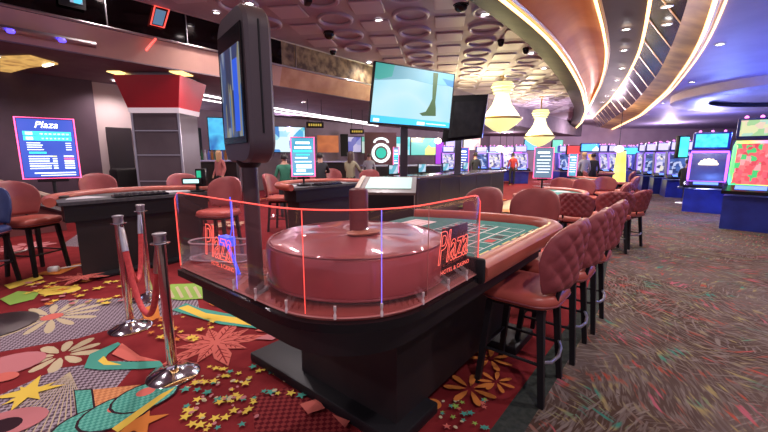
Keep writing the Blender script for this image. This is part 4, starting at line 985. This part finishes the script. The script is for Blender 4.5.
mb = MB(); mb.box((.05,-.018,.02), (.16,.004,.24)); mb.build('screen', screen('mirror_screen', [(.05,.4,.7),(.1,.6,.8),(.3,.35,.5)], 7, 1.0), t)

# ---- lit screens on the bar wall and their frames
def wall_screen(px0, py0, px1, py1, Y, lab, scr, rz=0., depth=.08, frame=BLACK):
    a, b = aty(px0,py0,Y), aty(px1,py1,Y); w, h = (b.x-a.x)/max(.5, math.cos(rz)), a.z-b.z
    t = thing('wall_screen', lab, 'screen', ((a.x+b.x)/2, Y, (a.z+b.z)/2), rz)
    mb = MB(); mb.box((0,depth/2,0), (w+.06,depth,h+.06), bev=.01); mb.build('housing', frame, t)
    mb = MB(); mb.box((0,-.006,0), (w,.01,h)); s_ = mb.build('screen', scr, t)
    return t, w, h, s_
DEC = lambda *c: list(c)
wall_screen(209,118,228,150,13.2,'blue screen on the bar wall just left of the tall display',screen('blue_bar_screen',[(.03,.25,.6),(.08,.5,.8),(.02,.12,.4)],1.6,1.1,'NOISE'),RU*.4)
t, w, h, s_ = wall_screen(272,127,304,152,16.0,'bright menu screen on the bar wall behind the small lit sign',screen('sports_screen',[(.05,.35,.6),(.3,.6,.7),(.05,.2,.5),(.6,.75,.8),(.15,.5,.5)],2.6,1.1),.4)
wall_screen(342,137,362,152,20.0,'purple and white score screen on the far wall',screen('score_screen',[(.3,.3,.55),(.45,.4,.6),(.1,.1,.4),(.7,.7,.8)],1.8,1.0),.3)
wall_screen(362,137,381,153,20.0,'green score screen on the far wall, right of the purple one',screen('score_green',[(.15,.45,.35),(.2,.55,.42),(.5,.6,.55)],1.6,1.0),.3)
wall_screen(391,137,410,155,20.5,'teal screen on the far wall behind the left television post',screen('score_teal',[(.03,.5,.5),(.1,.6,.65),(.5,.7,.7)],2.2,1.1),.3)
wall_screen(411,138,436,155,21.0,'yellow and cyan screen on the far wall, right of the left television post',screen('score_yellow',[(.05,.55,.65),(.6,.65,.15),(.1,.5,.4),(.05,.6,.7)],1.2,1.2),.3)
# round bar logo: white arches over a green disc
p = aty(381,153,19.5); t = thing('round_sign', 'round lit sign with white arcs and a green disc behind the bar', 'sign', tuple(p), .25)
for r0, r1, nm, m in ((.27,.0,'disc',glow('green_disc',(.02,.42,.32),1.1)),(.50,.36,'ring',glow('white_ring',(.8,.9,.9),1.3)),):
    mb = MB(); mb.lathe([(r1,0),(r0,0),(r0,.05),(r1,.05)], n=40); ob = mb.build(nm, m, t); ob.rotation_euler = (PI/2,0,0)
mb = MB(); mb.tube([(.36*math.cos(a),-.03,.52+.22*math.sin(a)) for a in [PI*i/16 for i in range(17)]], .06, 6); mb.build('arc', glow('white_ring',(.8,.9,.9),1.3), t)
mb = MB(); mb.box((0,.08,.1), (1.7,.05,1.9)); mb.build('board', mat('maroon_board', (.12,.03,.05), .5), t)
# orange lit panel and gold hanging signs
p = aty(328,144,17.0); t = thing('wall_light', 'orange glowing panel on the bar wall beside the dark opening', 'light', tuple(p), .3)
mb = MB(); mb.box((0,0,0), (.95,.06,.75)); mb.build('panel', screen('orange_glow', [(.35,.09,.03),(.62,.18,.06),(.4,.1,.04)], 1.2, .8, 'NOISE'), t)
mb = MB(); mb.box((.75,.02,-.05), (.35,.06,1.0)); mb.build('dark_edge', BLACK, t)
for px, py, Y, lab in ((315,125,11.5,'small dark hanging sign with gold print over the middle lit sign'),(357,131.5,14.0,'small dark hanging sign with gold print, right of the other hanging sign')):
    p = aty(px, py, Y); t = thing('hanging_sign', lab, 'sign', tuple(p), .2, 'hanging signs with gold print')
    mb = MB(); mb.box((0,0,0), (.52,.05,.17), bev=.005); mb.build('board', BLACK, t)
    mb = MB()
    for i in range(6): mb.box((-.17+i*.068,-.028,0), (.045,.004,.07))
    mb.build('gold_print', glow('gold_print', (.5,.36,.06), .9), t)
    mb = MB()
    for x in (-.2,.2): mb.tube([(x,0,.08),(x,0,3.14-p.z)], .008, 6)
    mb.build('hanger', BLACK, t)
# bar counter with bright glass top and stacked bottles
def bar_counter(px0, px1, py, Y, lab, top):
    a, b = aty(px0, py, Y), aty(px1, py, Y); t = thing('bar_counter', lab, 'counter', ((a.x+b.x)/2, Y, 0), .25)
    w = b.x-a.x; z = a.z
    mb = MB(); mb.box((0,0,z/2-.03), (w,.7,z-.06)); mb.build('body', CTR, t)
    mb = MB(); mb.box((0,-.02,z-.02), (w+.06,.8,.05), bev=.008); mb.build('worktop', top, t)
    return (a.x+b.x)/2, Y, z, w
BT = mat('pale_violet_top', (.4,.4,.6), .2)
bar_counter(192,236,160,12.4,'dark bar counter with a pale top left of the display pole',BT)
bar_counter(318,352,161,14.0,'dark bar counter behind the middle card table',BT)
bar_counter(362,440,165,16.5,'dark bar counter below the round lit sign',BT)
for k in range(10):
    p = aty(198+k*3.4, 158.5, 12.3); t = thing('bottle', 'bottle standing on the bar counter left of the display pole', 'bottle', (p.x,12.36,aty(200,160,12.4).z+.005), 0, 'bottles on the left bar counter')
    mb = MB(); mb.lathe([(0,0),(.04,0),(.04,.2),(.015,.26),(.015,.33),(0,.335)], n=10); mb.build('glass', mat(('amber','green_glass','clear_glass','blue_glass')[k % 4], ((.3,.12,.03),(.03,.12,.05),(.4,.4,.45),(.05,.1,.4))[k % 4], .15), t)
p = aty(198,142,12.9); t = thing('loudspeaker', 'tall narrow black loudspeaker on the wall behind the left bar', 'loudspeaker', tuple(p))
mb = MB(); mb.box((0,0,0), (.2,.2,.95), bev=.02); mb.build('housing', BLACK, t)
mb = MB(); mb.box((0,-.103,0), (.15,.008,.85)); mb.build('grille', mat('grille', (.03,.03,.03), .8), t)

# ================================================================== PEOPLE
SKIN = mat('skin', (.45,.24,.17), .5)
def person(x, y, z0, rz, lab, top, bottom, hair, pose='stand', s=1., hairlen=0):
    """one skinned body (head, torso, limbs, fingers too small to show here), hair as its child"""
    t = thing('person', lab, 'person', (x,y,z0), rz); t.scale = (s,s,s)
    P, E, R = [], [], []
    def v(p, r, par=None):
        P.append(p); R.append(r)
        if par is not None: E.append((par, len(P)-1))
        return len(P)-1
    sit = pose == 'sit'; hz = .62 if sit else .95
    pel = v((0,0,hz), .135); sp = v((0,-.02,hz+.25), .13, pel); ch = v((0,-.03,hz+.43), .15, sp); nk = v((0,-.03,hz+.56), .055, ch); hd = v((0,.0,hz+.68), .085, nk); v((0,.0,hz+.79), .075, hd)
    for sx in (-1, 1):
        sh = v((sx*.17,-.03,hz+.47), .062, ch); 
        if pose == 'reach' or sit: el = v((sx*.25,.10,hz+.25), .046, sh); wr = v((sx*.18,.33,hz+.25), .034, el); ha = v((sx*.17,.41,hz+.25), .036, wr)
        else: el = v((sx*.25,-.04,hz+.2), .046, sh); wr = v((sx*.25,.08,hz-.04), .034, el); ha = v((sx*.24,.11,hz-.12), .036, wr)
        hp = v((sx*.10,0,hz-.07), .095, pel)
        if sit: kn = v((sx*.13,.42,hz-.06), .065, hp); an = v((sx*.13,.40,.16), .042, kn); v((sx*.13,.55,.10), .04, an)
        else: kn = v((sx*.11,.03,hz-.47), .065, hp); an = v((sx*.11,0,.08), .042, kn); v((sx*.12,.15,.04), .04, an)
    me = bpy.data.meshes.new('body'); me.from_pydata(P, E, []); o = bpy.data.objects.new('body', me); col.objects.link(o)
    o.modifiers.new('s', 'SKIN'); sv = me.skin_vertices[0].data
    for i, r in enumerate(R): sv[i].radius = (r, r*(.8 if i in (1,2) else 1)); sv[i].use_root = (i == 0)
    o.modifiers.new('d', 'SUBSURF').levels = 1
    dg = bpy.context.evaluated_depsgraph_get(); m2 = bpy.data.meshes.new_from_object(o.evaluated_get(dg)); bpy.data.objects.remove(o); bpy.data.meshes.remove(me)
    m2.materials.clear()
    for q in (SKIN, top, bottom, mat('dark_shoe', (.02,.02,.02), .5)): m2.materials.append(q)
    for f in m2.polygons:
        c_ = f.center; f.use_smooth = True
        if c_.z > hz+.55: f.material_index = 0
        elif c_.z < .09: f.material_index = 3
        elif c_.z < hz+.04 and not (abs(c_.x) > .19) and not (sit and c_.z > hz+.15): f.material_index = 2
        elif (c_.y > .26 and c_.z > hz+.15) or (abs(c_.x) > .19 and c_.z < hz-.0): f.material_index = 0
        else: f.material_index = 1
    b = bpy.data.objects.new('body', m2); col.objects.link(b); b.parent = t
    mb = MB(); hc = Vector((0,-.015,hz+.735))
    mb.lathe([(.088,-.10-hairlen if hairlen else -.05),(.096,0),(.088,.05),(.055,.088),(0,.1)], hc, 16, 1, 1.1); mb.build('hair', hair, t)
    return t
HB, HBL, HBR = mat('black_hair', (.015,.01,.01), .5), mat('blond_hair', (.42,.26,.13), .5), mat('brown_hair', (.06,.03,.02), .5)
DK = mat('dark_clothes', (.02,.02,.026), .8); GRN = mat('green_shirt', (.02,.13,.08), .8); KHA = mat('khaki_jacket', (.25,.22,.14), .8); GRY = mat('grey_shirt', (.30,.30,.34), .8); PNK = mat('rose_shirt', (.4,.12,.12), .8)
def pers(px, py_head, Y, h, **k):
    p = aty(px, py_head, Y); person(p.x, Y, 0, **k)
pers(218,150,11.6,0, rz=2.6, lab='person with blond hair standing at the left bar counter', top=PNK, bottom=DK, hair=HBL, hairlen=.18, s=.92)
pers(284,155,8.8,0, rz=.3, lab='person in a dark green shirt standing behind the middle card table', top=GRN, bottom=DK, hair=HB, s=.86)
pers(320,158,9.6,0, rz=.2, lab='person in dark clothes leaning at the bar right of the middle lit sign', top=DK, bottom=DK, hair=HB, pose='reach', s=.88)
pers(351,157,10.0,0, rz=-.5, lab='person in a khaki jacket standing at the middle card table', top=KHA, bottom=DK, hair=HBR, pose='reach', hairlen=.15, s=.9)
pers(369,158,13.5,0, rz=0, lab='person in a grey shirt behind the person in khaki', top=GRY, bottom=DK, hair=HBR, s=.88)
pers(584,160,13.2,0, rz=.1, lab='person in a pale shirt standing beyond the right tables', top=GRY, bottom=DK, hair=HBL, s=.9)
pers(593,161,13.6,0, rz=-.1, lab='person in black standing right of the person in the pale shirt', top=DK, bottom=DK, hair=HB, s=.88)
pers(575,163,14.5,0, rz=.1, lab='person in a rose top left of the person in the pale shirt', top=PNK, bottom=DK, hair=HBL, hairlen=.15, s=.86)
pers(475,163,14.4,0, rz=.3, lab='person in dark clothes at the far end of the pit counter', top=DK, bottom=DK, hair=HB, s=.9)
pers(513,160,18.6,0, rz=0, lab='person in a red top standing in the far aisle', top=mat('red_top', (.35,.02,.03), .8), bottom=DK, hair=HB, s=.9)
# player on a low stool at the slot machine
q = at(682,203,0); person(q.x+.05, q.y, .0, -.95, 'seated person in a dark top playing at the slot machine on the right', DK, DK, HB, 'sit', .95)
t = thing('slot_stool', 'round dark stool under the person at the slot machine', 'stool', (q.x+.05,q.y,0))
mb = MB(); mb.lathe([(0,.46),(.2,.46),(.21,.50),(.19,.53),(0,.535)], n=24); mb.build('seat', NAVY, t)
mb = MB(); mb.tube([(0,0,.02),(0,0,.46)], .035, 12); mb.lathe([(0,0),(.22,0),(.21,.02),(0,.03)], n=24); mb.build('pedestal', STEEL, t)

# ================================================================== SLOT MACHINES
SLB = noisy('slot_glow_blue', (.02,.03,.22), (.03,.05,.34), 3, .3)  # LED glow on the cabinets put into their blue base colour
def slot(x, y, rz, lab, group, main, top, edge, w=.75, h=2.05, base=SLB, s=1., sw=.86):
    t = thing('slot_machine', lab, 'slot machine', (x,y,0), rz, group); t.scale = (s,s,s)
    mb = MB(); mb.slab([(-w/2,-.30,0),(w/2,-.30,0),(w/2,-.36,.62),(-w/2,-.36,.62)], (0,.85,0)); mb.build('base_cabinet', base, t)
    mb = MB(); mb.slab([(-w/2-.03,-.50,.66),(w/2+.03,-.50,.66),(w/2+.03,-.18,.76),(-w/2-.03,-.18,.76)], (0,0,.06)); d = mb.build('button_deck', BLACKG, t)
    mb = MB(); mb.slab([(-w*.3,-.42,.748),(w*.3,-.42,.748),(w*.3,-.26,.798),(-w*.3,-.26,.798)], (0,0,.008)); mb.build('button_screen', glow('deck_blue', (.12,.25,1.), 1.6), d)
    mb = MB(); mb.slab([(-w/2,-.16,.70),(w/2,-.16,.70),(w/2,.02,1.62),(-w/2,.02,1.62)], (0,.36,0)); mb.build('cabinet', base, t)
    mb = MB(); rows = []
    for j in range(11):
        q = j/10; z = .80+.78*q; y_ = -.155+.17*q-.05*math.sin(PI*q); rows.append([Vector((xx*w/2*sw, y_-.02, z)) for xx in (-1,-.5,0,.5,1)])
    mb.grid(rows); mb.build('main_screen', main, t)
    mb = MB(); L = [r[0]+Vector((-.02,-.004,0)) for r in rows]+[r[-1]+Vector((.02,-.004,0)) for r in rows[::-1]]; mb.tube(L, .03, 6, closed=True); mb.build('light_frame', edge, t)
    mb = MB(); mb.box((0,.10,1.64+(h-1.64)/2), (w*.92,.22,h-1.66), bev=.03); mb.build('topper', base, t)
    mb = MB(); mb.box((0,-.014,1.64+(h-1.64)/2), (w*.78,.01,(h-1.66)*.78)); mb.build('top_screen', top, t)
    for k in range(-1, 2):
        mb = MB(); mb.lathe([(0,0),(.03,0),(.025,.03),(0,.04)], (k*w*.3,.1,h), 10); mb.build('top_lamp', glow('magenta_lamp', (1.,.2,.8), 3), t)
    return t
def slot_px(px, py, rz, *a, **k): p = at(px, py, 0); return slot(p.x, p.y, rz, *a, **k)
def rainbow(name, s=2.4):
    """rainbow light bar: the colour runs with height, as on the machine"""
    m = mat(name, (.05,.05,.05), .4); nt = m.node_tree; b = nt.nodes['Principled BSDF']
    tc = nt.nodes.new('ShaderNodeTexCoord'); sp = nt.nodes.new('ShaderNodeSeparateXYZ'); ad = nt.nodes.new('ShaderNodeMath'); ad.operation = 'MULTIPLY_ADD'; ad.inputs[1].default_value = .9
    r = nt.nodes.new('ShaderNodeValToRGB'); e = r.color_ramp.elements
    cs = [(.05,.9,.9),(.1,.9,.1),(.1,.7,.2),(.8,.5,.1),(1,.2,.4),(.9,.1,.9)]
    while len(e) < len(cs): e.new(.5)
    for i, c_ in enumerate(cs): e[i].position = i/5; e[i].color = (*c_,1)
    gz = nt.nodes.new('ShaderNodeMath'); gz.operation = 'MULTIPLY'; gz.inputs[1].default_value = .45
    nt.links.new(tc.outputs['Object'], sp.inputs[0]); nt.links.new(sp.outputs['Z'], gz.inputs[0]); nt.links.new(sp.outputs['X'], ad.inputs[0]); nt.links.new(gz.outputs[0], ad.inputs[2])
    nt.links.new(ad.outputs[0], r.inputs['Fac']); nt.links.new(r.outputs['Color'], b.inputs['Emission Color']); b.inputs['Emission Strength'].default_value = s; return m
GS = 'slot machines along the right side'
MAIN1 = screen('slot_red_green', [(.75,.08,.10),(.8,.10,.14),(.75,.15,.16),(.05,.5,.15),(.8,.3,.32),(.6,.05,.08),(.7,.1,.12)], 11, 1.2, 'VORONOI', (1.4,1,1))
TOP1 = screen('slot_gold_top', [(.3,.5,.25),(.6,.6,.35),(.35,.55,.45),(.65,.5,.4)], 9, 1.2)
slot(7.45, 7.5, -.80, 'large slot machine with a red and green screen in a rainbow frame on the right', GS, MAIN1, TOP1, rainbow('rainbow_bar'), .68, 2.02, s=1.11, sw=.80)
slot(8.1, 6.75, -.85, 'slot machine cut by the right picture edge, beside the large one', GS, screen('slot_magenta', [(.6,.1,.3),(.2,.1,.6),(.7,.2,.2)], 5, 1.4), TOP1, rainbow('rainbow_bar'), .80, 2.1)
MAIN2 = screen('slot_dark_gold', [(.03,.03,.20),(.04,.05,.28),(.05,.04,.22)], 4, 1.0, 'NOISE')
TOP2 = screen('slot_cyan_top', [(.03,.35,.75),(.05,.55,.85),(.1,.6,.4)], 6, 1.6, 'NOISE')
s2 = slot(8.55, 9.85, -.72, 'slot machine with gold shell picture and cyan top screen, played by the seated person', GS, MAIN2, TOP2, glow('violet_edge', (.45,.12,1.), 2.0), .82, 2.1)
mb = MB()
for i in range(7):
    a = PI*(i+.5)/7; mb.poly([(0,-.205,1.24),(.19*math.cos(a-.2),-.205,1.24+.16*math.sin(a-.2)),(.21*math.cos(a),-.205,1.24+.18*math.sin(a)),(.19*math.cos(a+.2),-.205,1.24+.16*math.sin(a+.2))])
mb.build('shell_picture', glow('shell_gold', (.9,.75,.45), 2.0), s2, 0)
slot(9.95, 9.0, -.8, 'dark blue slot machine between the gold shell machine and the large one', GS, MAIN2, screen('slot_blue_top', [(.03,.06,.4),(.05,.1,.6)], 4, 1.0, 'NOISE'), glow('blue_edge', (.1,.2,1.), 1.8), .8, 2.05)
SW = screen('slot_white_reels', [(.3,.3,.55),(.6,.55,.75),(.08,.08,.3),(.65,.6,.5),(.04,.04,.15)], 9, 1.15)
SB = screen('slot_blue_reels', [(.03,.07,.25),(.06,.12,.35),(.45,.5,.7),(.02,.03,.12)], 8, 1.1)
PURP = glow('purple_edge', (.35,.18,.9), .9)
far = [(10.6,13.4,SB),(11.0,14.6,SW),(11.4,15.8,SB),(11.9,17.0,SW)]
for i, (x_, y_, m) in enumerate(far):
    slot(x_, y_, -.45, '%s slot machine of the blue lit bank counted from the seated person leftwards' % ('first','second','third','fourth','fifth')[i], GS, m, screen('slot_lilac_top', [(.3,.28,.5),(.55,.5,.6),(.08,.08,.3)], 5, 1.0), PURP, .75, 2.0)
G2 = 'slot machines at the far end of the floor'
CYT = glow('cyan_sign', (.05,.55,1.), 2.2)
for i, (px, Y, m, lab) in enumerate([(639,19.5,SW,'far slot machine with white reels under the cyan sign, rightmost of three'),(630.5,20.5,SW,'far slot machine with white reels under the cyan sign, middle of three'),(622,21.5,SW,'far slot machine with white reels under the cyan sign, next to the yellow column'),
        (611,18.5,SW,'far slot machine with a tall violet white screen left of the yellow column'),(602,18.5,SW,'far slot machine with a tall violet white screen, left of its twin'),(590,19,screen('slot_gold_reels',[(.8,.5,.15),(.6,.3,.1),(.2,.2,.6)],6,1.5),'far slot machine with a gold screen under the blue sign'),
        (564,20,SB,'far slot machine behind the narrow sideways sign'),(520,20,SW,'far slot machine with a pale screen at the end of the aisle'),(508,22,SW,'far slot machine left of the aisle end'),(494,21,SW,'far slot machine with a pale screen left of the aisle'),(481,22,SB,'far slot machine behind the end of the pit counter'),(448,21,SW,'far slot machine seen between the two television posts')]):
    p = aty(px, 165, Y); slot(p.x, Y, 0.0, lab, G2, m, screen('slot_lilac_top', [(.5,.45,.7)]), PURP, .42 if px > 580 else .72, 2.0)
def lit_board(px0, py0, px1, py1, Y, lab, m, name='lit_board'):
    a, b = aty(px0,py0,Y), aty(px1,py1,Y); t = thing(name, lab, 'sign', ((a.x+b.x)/2, Y, (a.z+b.z)/2))
    mb = MB(); mb.box((0,.08,0), (b.x-a.x+.08,.14,a.z-b.z+.08), bev=.02); mb.build('housing', BLACK, t)
    mb = MB(); mb.box((0,0,0), (b.x-a.x,.02,a.z-b.z)); mb.build('lit_face', m, t)
    return t
lit_board(624,148,639,154,19.2,'long cyan lit sign over the far white slot machines',CYT)
lit_board(582,144,600,151,18.6,'bright blue and white lit sign over the gold slot machine',screen('bluewhite_sign',[(.03,.2,.9),(.6,.75,1.),(.05,.3,1.)],1.5,2.2))
lit_board(568,146,580,154,19.5,'red lit sign left of the bright blue and white sign',glow('red_sign', (.75,.06,.06), 1.3))
lit_board(649,143,662,152,17.0,'dark red panel hanging above the blue lit slot bank',mat('crimson_panel', (.35,.02,.07), .5))
lit_board(553,140,562,153,22.0,'green lit board behind the red framed sign',glow('green_board', (.1,.45,.3), 1.0))
lit_board(514,148,522,156,23.0,'magenta lit board at the end of the aisle',glow('magenta_board', (.7,.05,.6), 1.6))
lit_board(478,150,500,163,26.0,'pale cyan lit board on the back wall left of the aisle',screen('pale_cyan_board',[(.3,.7,.75),(.6,.8,.85),(.75,.5,.6)],1.0,1.6))
lit_board(525,140,537,150,24.0,'blue lit board right of the magenta board',glow('sky_board', (.1,.4,.7), 1.2))
lit_board(446,138,462,148,27.0,'lilac lit board on the back wall behind the right television post',glow('lilac_board', (.5,.45,.8), 1.2))
lit_board(464,138,480,150,28.0,'warm cream lit board on the back wall',screen('cream_board',[(.9,.7,.55),(.8,.45,.45),(.9,.8,.7)],.9,1.3))
lit_board(436,140,443,164,25.0,'violet lit strip board left of the right television post',glow('violet_board', (.4,.05,.7), .9))
for px, py, Y, lab in ((500,149,17.5,'small lit ceiling lamp over the far slot machines on the left of the aisle'),(506,152,22,'second small lit ceiling lamp over the aisle'),(513,153,24,'third small lit ceiling lamp over the aisle end'),(619,149,17,'small bright lamp on top of the yellow column'),(438,141,20,'small pink white lamp left of the right television post')):
    p = aty(px, py, Y); t = thing('pendant_lamp', lab, 'lamp', tuple(p), 0, 'small lit lamps over the far floor')
    mb = MB(); mb.lathe([(0,-.16),(.14,-.1),(.19,0),(.14,.1),(0,.16)], n=14); mb.build('globe', glow('warm_globe', (1.,.85,.7), 5.), t)
    mb = MB(); mb.tube([(0,0,.15),(0,0,(4.19 if Y != 17 else 3.8)-p.z)], .012, 6); mb.build('cord', BLACK, t)
# yellow lit column and green edge sign
p = at(618,187,0); t = thing('lit_column', 'tall yellow lit column among the far slot machines', 'column', (p.x,p.y,0), .3); Y = p.y
h_ = aty(618,151,Y).z
mb = MB(); mb.rings([[Vector((a*w,b*w,z)) for a,b in ((1,1),(-1,1),(-1,-1),(1,-1))] for w,z in ((.20,.12),(.13,h_))]); mb.build('shaft', screen('yellow_column', [(.9,.65,.08),(.85,.75,.15),(.3,.7,.7)], 1.1, 1.6, 'NOISE'), t, 0)
mb = MB(); mb.box((0,0,.06), (.55,.55,.12)); mb.build('base', BLACK, t)
mb = MB(); mb.box((0,0,h_+.03), (.3,.3,.06)); mb.build('cap', STEEL, t)
lit_board(681,137,687,157,11.8,'narrow green and cyan lit upright panel left of the gold shell machine',screen('green_upright',[(.03,.7,.35),(.05,.6,.8),(.1,.8,.5)],1.5,1.6,'NOISE'),'lit_upright')
# low barrier of teal green between the banks
p = at(655,190,0)

# ================================================================== LIGHT
w = bpy.data.worlds.new('world'); bpy.context.scene.world = w; w.use_nodes = True
w.node_tree.nodes['Background'].inputs['Color'].default_value = (.58,.48,.62,1); w.node_tree.nodes['Background'].inputs['Strength'].default_value = .72
def lamp(loc_, e, c, size=.05, kind='POINT'):
    size = .05
    ld = bpy.data.lights.new('lamp', kind); ld.energy = e; ld.color = c; ld.shadow_soft_size = size
    o = bpy.data.objects.new('lamp', ld); col.objects.link(o); o.location = loc_
# free point lamps added for the slot banks' blue glow and the far right ceiling
lamp((9.6,7.2,2.3), 200, (.12,.22,1.)); lamp((11.2,10.2,2.3), 230, (.12,.22,1.)); lamp((12.6,14.2,2.4), 240, (.2,.3,1.)); lamp((18,21,2.6), 420, (.45,.45,1.)); lamp((14.5,17.5,2.8), 260, (.4,.45,1.)); lamp((7.6,8.6,1.0), 40, (.15,.3,1.))
for p in ((2.5,20,2.6),(8,20,2.6),(12,20,2.6)): lamp(p, 260, (1.,.8,.95), .5)  # lamps without fixtures, added to brighten the far background
for p in ((3,28,3.0),(9,28,3.0),(15,28,3.0),(21,28,3.0)): lamp(p, 420, (1.,.8,.95), .5)  # unseen lamps added to lift the dark back wall
lamp((-4,16,2.6), 160, (.9,.7,1.), .5); lamp((-7.5,13,2.5), 90, (.9,.75,.9), .4)
s = bpy.context.scene; s.view_settings.view_transform = 'Standard'; s.view_settings.look = 'None'; s.view_settings.gamma = 1; s.view_settings.exposure = 0.25
try:
    s.cycles.use_denoising = True; s.cycles.max_bounces = 10; s.cycles.transparent_max_bounces = 16; s.cycles.sample_clamp_indirect = 6
except Exception: pass
